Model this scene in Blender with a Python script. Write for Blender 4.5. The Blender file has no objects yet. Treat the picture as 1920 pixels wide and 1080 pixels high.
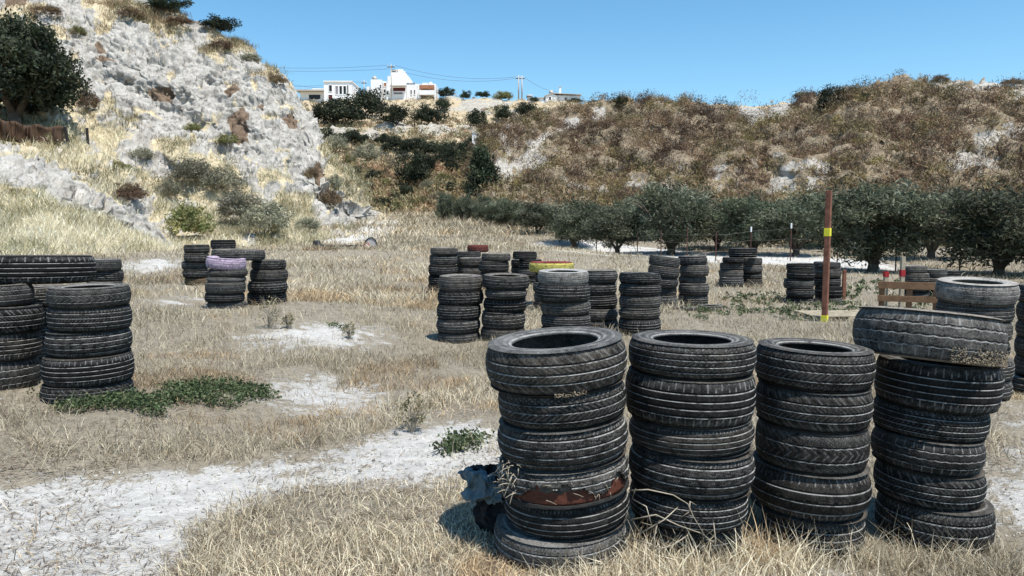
import bpy, math, random
import numpy as np
from mathutils import Vector, Matrix, Euler
rng = np.random.default_rng(7); random.seed(7)
scn = bpy.context.scene
COL = scn.collection
PI = math.pi
# ------------------------------------------------------------------ camera model (photo pixels 1920x1080)
F, H = 1400.0, 1.52
TH = math.atan(115 / 1400); COSP, SINP = math.cos(TH), math.sin(TH)
def P(px, py, Y):
    dx = (np.asarray(px, float) - 960) / F; u = (540 - np.asarray(py, float)) / F
    t = Y / (COSP + u * SINP)
    return np.stack(np.broadcast_arrays(dx * t, np.asarray(Y, float) + 0 * t, H + (-SINP + u * COSP) * t), -1)
def proj(x, y, z):
    d = y * COSP - (z - H) * SINP
    d = np.where(np.abs(d) < .05, .05, d)
    return 960 + F * x / d, 540 - F * (y * SINP + (z - H) * COSP) / d
# ------------------------------------------------------------------ noise
def _h(ix, iy, iz):
    n = (ix * 374761393 + iy * 668265263 + iz * 1440662683) & 0xffffffff
    n = ((n ^ (n >> 13)) * 1274126177) & 0xffffffff
    return ((n ^ (n >> 16)) & 0xffff) / 65535.0
def vn(p):
    p = np.asarray(p, float); i = np.floor(p).astype(np.int64); f = p - i; f = f * f * (3 - 2 * f)
    r = 0
    for a in (0, 1):
        wx = f[..., 0] if a else 1 - f[..., 0]
        for b in (0, 1):
            wy = f[..., 1] if b else 1 - f[..., 1]
            for c in (0, 1):
                wz = f[..., 2] if c else 1 - f[..., 2]
                r = r + wx * wy * wz * _h(i[..., 0] + a, i[..., 1] + b, i[..., 2] + c)
    return r
def fbm(p, o=4, ridge=False):
    p = np.asarray(p, float); r = 0; a = 1; t = 0
    for k in range(o):
        n = vn(p + 17.3 * k)
        if ridge: n = 1 - np.abs(2 * n - 1)
        r = r + a * n; t += a; a *= .5; p = p * 2.07
    return r / t
def xyz(x, y, z=0): return np.stack(np.broadcast_arrays(x, y, z), -1)
def inpoly(px, py, poly):
    ins = np.zeros(np.shape(px), bool); n = len(poly); j = n - 1
    for i in range(n):
        xi, yi = poly[i]; xj, yj = poly[j]
        c = ((yi > py) != (yj > py)) & (px < (xj - xi) * (py - yi) / (yj - yi + 1e-9) + xi)
        ins ^= c; j = i
    return ins
# ------------------------------------------------------------------ mesh helpers
def mkmesh(name, V, Q=None, T=None, mats=(), smooth=False, col=None, attr=None, midx=None):
    V = np.asarray(V, np.float32); me = bpy.data.meshes.new(name)
    Q = np.zeros((0, 4), np.int32) if Q is None else np.asarray(Q, np.int32)
    T = np.zeros((0, 3), np.int32) if T is None else np.asarray(T, np.int32)
    me.vertices.add(len(V)); me.vertices.foreach_set('co', V.ravel())
    nl = Q.size + T.size; me.loops.add(nl)
    me.loops.foreach_set('vertex_index', np.concatenate([Q.ravel(), T.ravel()]))
    npol = len(Q) + len(T); me.polygons.add(npol)
    st = np.concatenate([np.arange(len(Q)) * 4, Q.size + np.arange(len(T)) * 3]).astype(np.int32)
    me.polygons.foreach_set('loop_start', st)
    if smooth: me.polygons.foreach_set('use_smooth', np.ones(npol, bool))
    for m in mats: me.materials.append(m)
    if midx is not None: me.polygons.foreach_set('material_index', np.asarray(midx, np.int32))
    me.update(calc_edges=True)
    if col is not None:
        a = me.attributes.new('col', 'FLOAT_COLOR', 'POINT'); c = np.ones((len(V), 4), np.float32); c[:, :3] = col
        a.data.foreach_set('color', c.ravel())
    for k, v in (attr or {}).items():
        a = me.attributes.new(k, 'FLOAT', 'POINT'); a.data.foreach_set('value', np.asarray(v, np.float32))
    return me
def link(name, me, parent=None, loc=(0, 0, 0), rot=None):
    o = bpy.data.objects.new(name, me); COL.objects.link(o); o.location = loc
    if rot is not None: o.rotation_euler = rot
    if parent is not None: o.parent = parent
    return o
def tag(o, label=None, cat=None, group=None, kind=None):
    if label: o['label'] = label
    if cat: o['category'] = cat
    if group: o['group'] = group
    if kind: o['kind'] = kind
    return o
def empty(name, loc, label, cat, group=None, rotz=0):
    o = bpy.data.objects.new(name, None); COL.objects.link(o); o.location = loc; o.rotation_euler = (0, 0, rotz); o.empty_display_size = .1
    return tag(o, label, cat, group)
class MB:
    def __init__(s): s.v = []; s.f = []
    def add(s, V, Fc):
        n = len(s.v); s.v += [tuple(v) for v in V]; s.f += [tuple(i + n for i in f) for f in Fc]; return s
    def box(s, x0, x1, y0, y1, z0, z1, M=None):
        V = [Vector((x, y, z)) for x in (x0, x1) for y in (y0, y1) for z in (z0, z1)]
        if M is not None: V = [M @ v for v in V]
        return s.add(V, [(0, 1, 3, 2), (4, 6, 7, 5), (0, 4, 5, 1), (2, 3, 7, 6), (0, 2, 6, 4), (1, 5, 7, 3)])
    def tube(s, pts, rad, n=8, cap=True):
        pts = [Vector(p) for p in pts]; rad = rad if hasattr(rad, '__len__') else [rad] * len(pts)
        rings = []; V = []
        prev = None
        for i, p in enumerate(pts):
            d = (pts[min(i + 1, len(pts) - 1)] - pts[max(i - 1, 0)]).normalized()
            a = prev if prev is not None else (Vector((1, 0, 0)) if abs(d.x) < .8 else Vector((0, 1, 0)))
            a = (a - d * a.dot(d)).normalized(); b = d.cross(a); prev = a
            for k in range(n):
                t = 2 * PI * k / n; V.append(p + (a * math.cos(t) + b * math.sin(t)) * rad[i])
        Fc = [(i * n + k, i * n + (k + 1) % n, (i + 1) * n + (k + 1) % n, (i + 1) * n + k) for i in range(len(pts) - 1) for k in range(n)]
        if cap: Fc += [tuple(range(n))[::-1], tuple((len(pts) - 1) * n + k for k in range(n))]
        return s.add(V, Fc)
    def poly(s, pts2, y0, y1):          # extrude an x,z outline along y
        n = len(pts2); V = [(x, y0, z) for x, z in pts2] + [(x, y1, z) for x, z in pts2]
        return s.add(V, [tuple(range(n)), tuple(range(2 * n - 1, n - 1, -1))] + [(i, i + n, (i + 1) % n + n, (i + 1) % n) for i in range(n)])
    def build(s, name, m, parent=None, smooth=False, bevel=0, loc=(0, 0, 0)):
        me = bpy.data.meshes.new(name); me.from_pydata(s.v, [], s.f); me.materials.append(m)
        import bmesh
        b = bmesh.new(); b.from_mesh(me); bmesh.ops.recalc_face_normals(b, faces=b.faces); b.to_mesh(me); b.free()
        if smooth: me.polygons.foreach_set('use_smooth', [True] * len(me.polygons))
        o = link(name, me, parent, loc)
        if bevel:
            md = o.modifiers.new('edge', 'BEVEL'); md.width = bevel; md.segments = 2
        return o
# ------------------------------------------------------------------ materials
def newmat(name):
    m = bpy.data.materials.new(name); m.use_nodes = True; nt = m.node_tree
    b = nt.nodes['Principled BSDF']; b.inputs['Roughness'].default_value = .85
    b.inputs['Specular IOR Level'].default_value = .25
    return m, nt, b
def N(nt, typ, **kw):
    n = nt.nodes.new(typ)
    for k, v in kw.items():
        if k in ('operation', 'blend_type', 'data_type', 'attribute_name', 'noise_dimensions', 'feature', 'noise_type', 'distance'): setattr(n, k, v)
        else: n.inputs[k.replace('_', ' ')].default_value = v
    return n
def L(nt, a, b): nt.links.new(a, b)
def mixc(nt, fac, a, b, bt='MIX'):
    n = nt.nodes.new('ShaderNodeMix'); n.data_type = 'RGBA'; n.blend_type = bt
    for sock, v in ((n.inputs[0], fac), (n.inputs[6], a), (n.inputs[7], b)):
        if hasattr(v, 'is_linked') or isinstance(v, bpy.types.NodeSocket): nt.links.new(v, sock)
        elif isinstance(v, (int, float)): sock.default_value = v
        else: sock.default_value = (*v, 1)
    return n.outputs[2]
def math_(nt, op, a, b=0.0, clamp=False):
    n = nt.nodes.new('ShaderNodeMath'); n.operation = op; n.use_clamp = clamp
    for sock, v in ((n.inputs[0], a), (n.inputs[1], b)):
        if isinstance(v, bpy.types.NodeSocket): nt.links.new(v, sock)
        else: sock.default_value = v
    return n.outputs[0]
def noise(nt, vec, scale, detail=4, rough=.6, dist=0):
    n = nt.nodes.new('ShaderNodeTexNoise'); n.inputs['Scale'].default_value = scale; n.inputs['Detail'].default_value = detail
    n.inputs['Roughness'].default_value = rough; n.inputs['Distortion'].default_value = dist
    if vec is not None: nt.links.new(vec, n.inputs['Vector'])
    return n.outputs['Fac']
def ramp(nt, fac, stops):
    n = nt.nodes.new('ShaderNodeValToRGB'); e = n.color_ramp.elements
    while len(e) > 1: e.remove(e[-1])
    for i, (p, c) in enumerate(stops):
        el = e[0] if i == 0 else e.new(p); el.position = p
        el.color = (c, c, c, 1) if isinstance(c, (int, float)) else (*c, 1)
    nt.links.new(fac, n.inputs['Fac']); return n.outputs['Color']
def bump(nt, b, height, strength=.5, dist=.02):
    n = nt.nodes.new('ShaderNodeBump'); n.inputs['Strength'].default_value = strength; n.inputs['Distance'].default_value = dist
    nt.links.new(height, n.inputs['Height']); nt.links.new(n.outputs['Normal'], b.inputs['Normal'])
def coord(nt, which='Object'):
    return nt.nodes.new('ShaderNodeTexCoord').outputs[which]
def att(nt, name, out='Fac'):
    n = nt.nodes.new('ShaderNodeAttribute'); n.attribute_name = name; return n.outputs[out]
def simple(name, c, rough=.8, var=.25, scale=6, metal=0, bmp=.2):
    m, nt, b = newmat(name); v = coord(nt); f = noise(nt, v, scale, 5, .65)
    L(nt, mixc(nt, ramp(nt, f, [(.3, 0.), (.7, 1.)]), tuple(x * (1 - var) for x in c), tuple(min(1, x * (1 + var)) for x in c)), b.inputs['Base Color'])
    b.inputs['Roughness'].default_value = rough; b.inputs['Metallic'].default_value = metal
    if bmp: bump(nt, b, noise(nt, v, scale * 6, 4), bmp, .01)
    return m
def rubber(name, side):
    m, nt, b = newmat(name); v = coord(nt); oi = nt.nodes.new('ShaderNodeObjectInfo')
    sh = nt.nodes.new('ShaderNodeVectorMath'); sh.operation = 'MULTIPLY_ADD'
    L(nt, v, sh.inputs[0]); sh.inputs[1].default_value = (1, 1, .65)
    cmb = nt.nodes.new('ShaderNodeCombineXYZ'); r10 = math_(nt, 'MULTIPLY', oi.outputs['Random'], 40.)
    L(nt, r10, cmb.inputs[0]); L(nt, r10, cmb.inputs[2]); L(nt, cmb.outputs[0], sh.inputs[2]); p = sh.outputs[0]
    sep = nt.nodes.new('ShaderNodeSeparateColor'); L(nt, oi.outputs['Color'], sep.inputs[0])
    lvl = sep.outputs[0]                                        # how dusty this tyre is
    n1 = noise(nt, p, 2.2, 6, .7); n2 = noise(nt, p, 38, 4, .75); n3 = noise(nt, p, 9, 5, .7, .6)
    d1 = ramp(nt, n1, [(.35, 0.), (.72, 1.)]); d2 = ramp(nt, n2, [(.42, 0.), (.66, 1.)]); d3 = ramp(nt, n3, [(.45, 0.), (.7, 1.)])
    f = math_(nt, 'MULTIPLY', math_(nt, 'ADD', math_(nt, 'MULTIPLY', d1, .6), math_(nt, 'ADD', math_(nt, 'MULTIPLY', d2, .5), math_(nt, 'MULTIPLY', d3, .35))), lvl)
    f = math_(nt, 'MULTIPLY', math_(nt, 'SUBTRACT', f, .0 if side else .16), 1.2 if side else .6, True)
    c = mixc(nt, f, (.0068, .0066, .0064), mixc(nt, math_(nt, 'MULTIPLY', math_(nt, 'SUBTRACT', lvl, 1.2), .9, True), mixc(nt, math_(nt, 'FRACT', math_(nt, 'MULTIPLY', oi.outputs['Random'], 7.3)), (.2, .195, .185), (.25, .215, .175)), (.5, .485, .46)))
    spk = ramp(nt, noise(nt, p, 62, 3, .8), [(.6, 0.), (.68, 1.)])
    c = mixc(nt, math_(nt, 'MULTIPLY', spk, math_(nt, 'MULTIPLY', d1, math_(nt, 'MULTIPLY', lvl, .9 if side else .7, True), True)), c, (.36, .345, .32))
    e = math_(nt, 'MULTIPLY', att(nt, 'dust'), ramp(nt, noise(nt, p, 6, 4, .7), [(.36, .08), (.56, 1.)]), True)
    c = mixc(nt, math_(nt, 'MULTIPLY', e, .95), c, (.44, .43, .41))
    paint = math_(nt, 'MULTIPLY', oi.outputs['Alpha'], ramp(nt, noise(nt, p, 7, 7, .75), [(.36, 0.1), (.52, .95)]), True)
    c = mixc(nt, paint, c, oi.outputs['Color'])
    L(nt, c, b.inputs['Base Color'])
    L(nt, ramp(nt, n1, [(.3, .55), (.7, .85)]), b.inputs['Roughness']); b.inputs['Specular IOR Level'].default_value = .12
    bump(nt, b, math_(nt, 'ADD', n2, math_(nt, 'MULTIPLY', noise(nt, p, 90, 2), .6)), .45, .02)
    return m
M_TREAD = rubber('tread_rubber', False); M_SIDE = rubber('sidewall_rubber', True)
def leafmat(name, trans=.25, tint=True):
    m, nt, b = newmat(name); c = att(nt, 'col', 'Color')
    if tint:
        oi = nt.nodes.new('ShaderNodeObjectInfo')
        c = mixc(nt, oi.outputs['Random'], c, (.85, .9, .7), 'MULTIPLY') if False else c
        hs = nt.nodes.new('ShaderNodeHueSaturation'); L(nt, c, hs.inputs['Color'])
        L(nt, math_(nt, 'ADD', math_(nt, 'MULTIPLY', oi.outputs['Random'], .55), .78), hs.inputs['Value'])
        L(nt, math_(nt, 'ADD', math_(nt, 'MULTIPLY', oi.outputs['Random'], .03), .485), hs.inputs['Hue']); c = hs.outputs[0]
    L(nt, c, b.inputs['Base Color']); b.inputs['Roughness'].default_value = .7; b.inputs['Specular IOR Level'].default_value = .3
    t = nt.nodes.new('ShaderNodeBsdfTranslucent'); L(nt, c, t.inputs['Color'])
    mx = nt.nodes.new('ShaderNodeMixShader'); mx.inputs[0].default_value = trans
    L(nt, b.outputs[0], mx.inputs[1]); L(nt, t.outputs[0], mx.inputs[2])
    L(nt, mx.outputs[0], nt.nodes['Material Output'].inputs['Surface']); return m
M_LEAF = leafmat('foliage'); M_GRASS = leafmat('dry_grass_blades', .2, False)
M_BARK = simple('bark', (.11, .085, .065), .9, .4, 5)
M_TWIG = simple('dry_twig', (.36, .31, .24), .9, .3, 9)
def earthmat(name, chalk, earth, kind):
    """chalk rock / dry earth chosen by the baked 'veg' attribute; 'stain' holds rust-brown faces of the rock"""
    m, nt, b = newmat(name); v = coord(nt)
    veg = att(nt, 'veg'); st = att(nt, 'stain')
    if kind == 'ground':
        n0, n1, n2, n3 = noise(nt, v, 1.3, 6, .65), noise(nt, v, 9, 6, .7), noise(nt, v, 45, 5, .75), noise(nt, v, 3.5, 8, .7, 1.2)
    else:
        n0, n1, n2, n3 = noise(nt, v, .25, 7, .65), noise(nt, v, 1.1, 7, .7), noise(nt, v, 5, 6, .75), noise(nt, v, .6, 9, .7, 1.5)
    rock = mixc(nt, ramp(nt, n1, [(.3, 0.), (.62, 1.)]), tuple(x * (.62 if kind == 'ground' else .55) for x in chalk), chalk)
    rock = mixc(nt, math_(nt, 'MULTIPLY', ramp(nt, n2, [(.5, 0.), (.72, 1.)]), .45 if kind == 'ground' else .5), rock, (.27, .24, .2))  # on hills the grey speckle also paints fine relief shading into the rock
    if kind != 'ground':
        vo = nt.nodes.new('ShaderNodeTexVoronoi'); vo.feature = 'DISTANCE_TO_EDGE'; vo.inputs['Scale'].default_value = .8
        nz = nt.nodes.new('ShaderNodeTexNoise'); nz.inputs['Scale'].default_value = .8; nz.inputs['Detail'].default_value = 6
        L(nt, v, nz.inputs['Vector']); wv = mixc(nt, 1.0, v, nz.outputs['Color'], 'ADD'); wv2 = mixc(nt, .7, v, wv); L(nt, wv2, vo.inputs['Vector'])
        crack = ramp(nt, vo.outputs['Distance'], [(.0, 1.), (.04, .75), (.1, 0.)])
        crack = math_(nt, 'MULTIPLY', crack, ramp(nt, n3, [(.48, 0.), (.62, 1.)]))
        rock = mixc(nt, math_(nt, 'MULTIPLY', crack, .6), rock, (.1, .085, .07))
        ms = nt.nodes.new('ShaderNodeMapping'); ms.inputs['Scale'].default_value = (1, .6, .55); ms.inputs['Rotation'].default_value = (0, .5, 0); L(nt, v, ms.inputs['Vector'])
        m2 = nt.nodes.new('ShaderNodeMapping'); m2.inputs['Scale'].default_value = (1.3, .5, .16); m2.inputs['Rotation'].default_value = (0, .35, 0); L(nt, v, m2.inputs['Vector'])
        rock = mixc(nt, math_(nt, 'MULTIPLY', ramp(nt, noise(nt, m2.outputs[0], 1.5, 6, .7, .4), [(.47, 0.), (.66, 1.)]), .55), rock, (.25, .225, .19))
        mk = ramp(nt, noise(nt, ms.outputs[0], 2.2, 6, .75, .8), [(.575, 0.), (.62, 1.)])
        rock = mixc(nt, math_(nt, 'MULTIPLY', mk, .8), rock, (.14, .12, .1))
    so = mixc(nt, ramp(nt, n1, [(.32, 0.), (.68, 1.)]), earth, tuple(min(1, x * 1.75) for x in earth))
    so = mixc(nt, ramp(nt, n2, [(.45, 0.), (.75, .6)]), so, tuple(x * .45 for x in earth))
    jit = math_(nt, 'ADD', veg, math_(nt, 'MULTIPLY', math_(nt, 'SUBTRACT', n1, .5), 1.1))
    jit = math_(nt, 'ADD', jit, math_(nt, 'MULTIPLY', math_(nt, 'SUBTRACT', n2, .5), .7))
    f = ramp(nt, jit, [(.42, 0.), (.58, 1.)])
    c = mixc(nt, f, rock, so)
    sj = math_(nt, 'ADD', st, math_(nt, 'MULTIPLY', math_(nt, 'SUBTRACT', n1, .5), .5))
    c = mixc(nt, ramp(nt, sj, [(.45, 0.), (.55, 1.)]), c, mixc(nt, n1, (.13, .095, .07), (.24, .17, .12)))
    L(nt, c, b.inputs['Base Color']); b.inputs['Roughness'].default_value = .95; b.inputs['Specular IOR Level'].default_value = .1
    hgt = math_(nt, 'ADD', math_(nt, 'MULTIPLY', n1, .7), math_(nt, 'MULTIPLY', n2, .35))
    bump(nt, b, hgt, .9 if kind == 'ground' else .75, .06 if kind == 'ground' else .32)
    return m
M_GROUND = earthmat('chalk_soil', (.6, .58, .545), (.2, .174, .134), 'ground')
M_CLIFF = earthmat('chalk_cliff', (.52, .495, .455), (.4, .34, .23), 'hill')
M_RIDGE = earthmat('ridge_soil', (.5, .47, .42), (.2, .16, .112), 'hill')
M_FAR = earthmat('far_slope_soil', (.5, .46, .39), (.34, .275, .185), 'hill')

# ------------------------------------------------------------------ tyre stacks measured on the photograph
# name: (depth of the stack axis, boundaries of its tyres down the front (photo y), [(centre x, width)], description, detail level)
ST = {
 'A': (3.43, [655, 740, 809, 888, 950, 1017, 1086], [(1043, 266), (1054, 240), (1055, 245), (1056, 247), (1063, 234), (1050, 248)], 'front stack holding the torn rusty tyre', 2),
 'B': (3.57, [650, 716, 805, 863, 939, 996, 1060], [(1298, 240), (1294, 245), (1296, 236), (1296, 237), (1290, 222), (1291, 205)], 'front stack wrapped by dry twigs', 2),
 'C': (3.72, [664, 738, 813, 893, 978, 1051], [(1529, 228), (1526, 224), (1522, 215), (1520, 232), (1524, 195)], 'front stack below the tall red post', 2),
 'D': (3.80, [600, 690, 775, 830, 891, 956, 1042], [(1745, 293), (1760, 243), (1747, 224), (1738, 217), (1741, 213), (1750, 225)], 'front stack capped by a huge muddy tyre', 2),
 'E': (6.2, [530, 570, 607, 640, 678, 716, 752], [(1831, 160), (1829, 150), (1824, 150), (1822, 150), (1826, 152), (1824, 150)], 'stack just behind the muddy-topped front stack', 2),
 'G': (6.5, [538, 572, 606, 640, 676, 714, 754], [(1978, 150), (1976, 148), (1977, 150), (1975, 148), (1977, 150), (1957, 152)], 'stack cut by the right photo edge', 2),
 'H': (5.65, [540, 578, 623, 671, 723, 757], [(168, 159), (167, 162), (164, 167), (164, 176), (162, 178)], 'stack standing in green weeds', 2),
 'I': (5.75, [537, 577, 625, 673, 728], [(-12, 156), (6, 160), (1, 160), (-3, 162)], 'stack at the left edge under the truck tyre', 2),
 'n': (6.9, [541, 576, 611, 646, 681, 712], [(68, 128), (68, 128), (70, 128), (68, 128), (69, 130)], 'dark stack shaded by the overhanging truck tyre', 2),
 'J': (12.0, [487, 507.5, 528.5, 549, 569], [(195, 70), (195, 71), (196, 72), (195, 71)], 'stack half hidden behind the truck tyre', 1),
 'K': (17.0, [459, 475, 490.5, 505, 519, 536], [(370, 49), (370, 48), (364, 51), (368, 49), (370, 50)], 'stack at the far side of the lilac tyre', 0),
 'M': (18.0, [450, 467, 483, 498, 513, 528], [(420, 48), (421, 47), (420, 48), (420, 47), (420, 48)], 'stack rising behind the spanning truck tyre', 0),
 'N': (11.6, [484, 506, 520, 530.5, 550.5, 566, 580], [(423, 77), (425.5, 77), (424, 75), (424, 77), (422, 76), (424, 75)], 'stack topped by the lilac tyre', 1),
 'O': (12.3, [489, 507, 528, 549, 571], [(503, 66), (503, 72), (503, 76), (500, 75)], 'stack beside the lilac topped one', 1),
 'Q': (16.7, [465, 478, 497, 517, 533, 555], [(833, 52), (831.5, 53), (831, 55), (830, 54), (829, 54)], 'left rear stack of the middle cluster', 0),
 'R': (17.0, [484, 500, 515, 530, 546], [(884.5, 50), (883, 47), (884, 49), (884, 49)], 'rear stack just in front of the red tyre', 0),
 'S': (18.3, [472, 484, 498, 512, 526, 540], [(878, 48), (878, 46), (878, 47), (878, 46), (878, 47)], 'hidden stack carrying the red tyre', 0),
 'U': (16.3, [476, 490, 510, 528, 545], [(930, 55), (926, 57), (928, 56), (928, 56)], 'rear stack behind the dusty topped stack', 0),
 'V': (18.0, [472.5, 487, 503, 519, 535], [(984, 46), (994, 44), (994, 45), (994, 45)], 'stack with a dark square-edged top tyre', 0),
 'W': (19.0, [487, 501, 514, 528], [(978, 40), (978, 40), (978, 40)], 'low stack peeping behind the dark topped stack', 0),
 'X': (14.6, [513, 531, 549, 567, 585], [(1032, 58), (1028, 58), (1030, 58), (1028, 58)], 'stack carrying the yellow tyre', 0),
 'Y': (10.1, [519, 547.5, 573.5, 600.5, 626, 647], [(863.5, 83), (863.5, 87), (860.5, 83), (859.5, 83), (860, 80)], 'front stack at the left of the middle cluster', 1),
 'Z': (10.0, [518, 542.5, 562.5, 586, 618, 641], [(949, 88), (949, 79), (947, 82), (944, 83), (943, 84)], 'middle cluster stack between two paler stacks', 1),
 'a': (9.1, [510, 534.7, 567.7, 593, 617, 641, 667], [(1056, 96), (1056, 101), (1061, 94), (1061, 93), (1060, 94), (1060, 95)], 'stack topped by a chalk white tyre', 1),
 'b': (11.2, [508, 532, 555.5, 580, 600, 622], [(1122, 74), (1120, 74), (1120, 76), (1121, 75), (1121, 76)], 'stack right behind the chalk topped stack', 1),
 'c': (10.6, [514, 532.7, 556.5, 579, 600.6, 632], [(1199.5, 79), (1200, 80), (1200, 79), (1199, 79), (1199, 80)], 'stack above the gap between front stacks', 1),
 'e': (14.2, [482, 501, 520, 539, 554.5, 579], [(1246, 59), (1244, 60), (1242, 59), (1241, 58), (1242, 60)], 'leaning stack in the pair by the fence', 1),
 'f': (14.7, [481, 498, 519, 532.5, 554.5, 579], [(1299, 57), (1302, 56), (1299, 53), (1300, 58), (1299, 57)], 'upright stack in the pair by the fence', 1),
 'g': (19.3, [483, 493, 506, 518, 536], [(1373, 40), (1373, 45), (1371.5, 47), (1370, 47)], 'left stack of the bridged pair', 0),
 'h': (19.7, [484, 498, 511.7, 525, 541], [(1408, 44), (1408, 43), (1408, 43), (1408, 43)], 'right stack of the bridged pair', 0),
 'i': (15.6, [495, 508, 524, 541.7, 556, 570], [(1501.5, 53), (1501, 54), (1499, 58), (1499.5, 54), (1499, 53)], 'stack left of the red post', 0),
 'j': (16.1, [492, 503, 521, 538, 559, 571], [(1550.5, 52), (1552, 53), (1552, 53), (1552, 53), (1552, 53)], 'stack right behind the red post', 0),
 'k': (15.2, [499, 513, 529, 545, 562], [(1714, 50), (1716, 52), (1716, 52), (1716, 52)], 'low stack behind the upright pallet', 0),
 'l': (15.4, [506, 522, 540, 560], [(1752, 48), (1750, 52), (1750, 52)], 'lower stack next to it behind the pallet', 0),
 'm': (16.5, [508, 524, 542], [(1780, 46), (1780, 48)], 'lowest pile behind the pale topped tyre', 0),
}
def tangent(cx, w, d, y=None):
    """axis x, radius and nearest depth of an upright ring whose sides touch photo columns cx -/+ w/2"""
    a, b = math.atan((cx - w / 2 - 960) / F), math.atan((cx + w / 2 - 960) / F); m = (a + b) / 2; dd = d * COSP + (.1 if y is None else (H - P(cx, y, d)[2]) * SINP)
    R = dd / math.cos(m) * math.sin((b - a) / 2); return dd * math.tan(m), R, d - R * math.cos(m)
# ------------------------------------------------------------------ ground height: smooth interpolation through these points
GP = []
for k, (d, ys, tt, ds, lv) in ST.items():
    x_, R, yn = tangent(*tt[-1], d)
    GP.append((x_, d, P(tt[-1][0], ys[-1], yn)[2]))
for px, py, Y in [(0, 482, 22), (200, 476, 28), (-600, 500, 20), (330, 470, 37), (450, 468, 38), (550, 463, 41), (640, 447, 48), (690, 425, 60), (750, 412, 66), (770, 402, 79), (860, 404, 79),
                  (900, 422, 62), (1000, 440, 52), (1118, 474, 42.5), (1239, 484, 36.7), (1482, 488, 34), (1660, 508, 27), (1860, 522, 24), (1000, 404, 84), (1300, 440, 60), (1700, 450, 50),
                  (1920, 465, 42), (2600, 480, 35), (600, 402, 82), (300, 440, 60), (-300, 440, 60), (560, 560, 14), (700, 500, 25), (1000, 470, 33), (100, 1000, 3.6), (500, 1000, 3.7), (-500, 900, 4.6), (650, 700, 7.6)]:
    p = P(px, py, Y); GP.append(tuple(p))
for x, y, z in [(0, 1, 0), (0, -3, 0), (3, 0, 0), (-3, 0, .05), (20, 3, .1), (-20, 3, .7), (0, -40, 0), (60, -60, 0), (-60, -60, 0), (300, 200, 0), (-300, 200, 0), (0, 1500, -4), (1500, 0, -4), (-1500, 0, -4), (0, -1500, -4)]: GP.append((x, y, z))
GP = np.array(GP); GA = np.arctan2(GP[:, 0], GP[:, 1]); GR = np.log(np.hypot(GP[:, 0], GP[:, 1]) + .8)
def hgt(x, y):
    x = np.asarray(x, float); y = np.asarray(y, float); sh = x.shape; x = x.ravel(); y = y.ravel()
    A = np.arctan2(x, y); R = np.log(np.hypot(x, y) + .8); num = np.zeros(x.size); den = np.zeros(x.size)
    for a, r, z in zip(GA, GR, GP[:, 2]):
        da = np.abs(A - a); da = np.minimum(da, 2 * PI - da)
        w = 1 / (da * da * 1.5 + (R - r) ** 2 + .0012) ** 1.6; num += w * z; den += w
    h = num / den
    d = np.hypot(x, y)
    h = h + (fbm(xyz(x * .9, y * .9), 3) - .5) * .05 * np.clip(d / 6, .4, 2.5) + (fbm(xyz(x * 4, y * 4, 3), 3) - .5) * .022
    return h.reshape(sh)
# chalk patches on the soil (photo outlines laid on the ground)
CH = [[(-900, 900), (0, 905), (130, 882), (400, 868), (530, 848), (640, 832), (760, 832), (880, 786), (945, 776), (945, 892), (880, 905), (700, 903), (560, 908), (430, 930), (350, 955), (330, 985), (400, 1010), (420, 1085), (440, 1400), (-900, 1400)],
      [(470, 726), (560, 716), (640, 722), (745, 732), (750, 758), (660, 776), (590, 780), (550, 764), (480, 746)], [(525, 698), (600, 692), (660, 702), (640, 720), (535, 722)],
      [(490, 608), (560, 602), (650, 606), (655, 622), (560, 630), (495, 630)], [(555, 632), (640, 616), (710, 622), (740, 642), (730, 662), (640, 660), (545, 656)], [(380, 645), (500, 640), (560, 648), (460, 656)],
      [(805, 684), (850, 678), (905, 688), (908, 700), (850, 704), (812, 698)], [(250, 560), (330, 548), (400, 560), (345, 586), (250, 590)], [(560, 690), (600, 686), (610, 694), (566, 696)],
      [(1842, 790), (1900, 780), (2300, 790), (2300, 850), (1850, 850)], [(1858, 880), (2400, 860), (2400, 1010), (1900, 1015), (1858, 970)], [(1500, 1058), (1640, 1050), (1690, 1085), (1700, 1300), (1480, 1300), (1480, 1080)],
      [(985, 456), (1080, 448), (1200, 462), (1320, 474), (1480, 474), (1660, 492), (1700, 512), (1560, 500), (1400, 494), (1300, 492), (1180, 482), (1040, 468)], [(600, 452), (640, 430), (700, 408), (745, 405), (760, 425), (720, 445), (640, 462)],
      [(240, 490), (330, 478), (345, 500), (300, 520), (236, 520)]]
GREEN = [[(70, 768), (130, 748), (250, 742), (330, 728), (430, 726), (500, 740), (560, 758), (540, 775), (440, 782), (330, 785), (240, 786), (150, 790), (80, 785)],
         [(1330, 560), (1420, 548), (1480, 560), (1530, 575), (1620, 520), (1650, 528), (1640, 590), (1600, 600), (1500, 600), (1400, 590), (1330, 600), (1260, 596)], [(1580, 510), (1640, 505), (1780, 540), (1780, 600), (1600, 590)],
         [(800, 850), (830, 826), (900, 836), (925, 850), (880, 864), (815, 862)], [(600, 612), (640, 610), (650, 622), (610, 622)]]
def chalk(x, y, z):
    px, py = proj(x, y, z)
    w = np.clip(np.hypot(x, y), 2, 60)
    jx = (fbm(xyz(x * 2.2, y * 2.2, 1), 5) - .5) * 1.2 * F / w; jy = (fbm(xyz(x * 2.2, y * 2.2, 9), 5) - .5) * 110
    jy = jy * np.clip((py - 425) / 500, .1, 1)
    r = np.zeros(np.shape(x), bool)
    for q in CH: r |= inpoly(px + jx, py + jy, q)
    return r & (y > .5)
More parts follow.
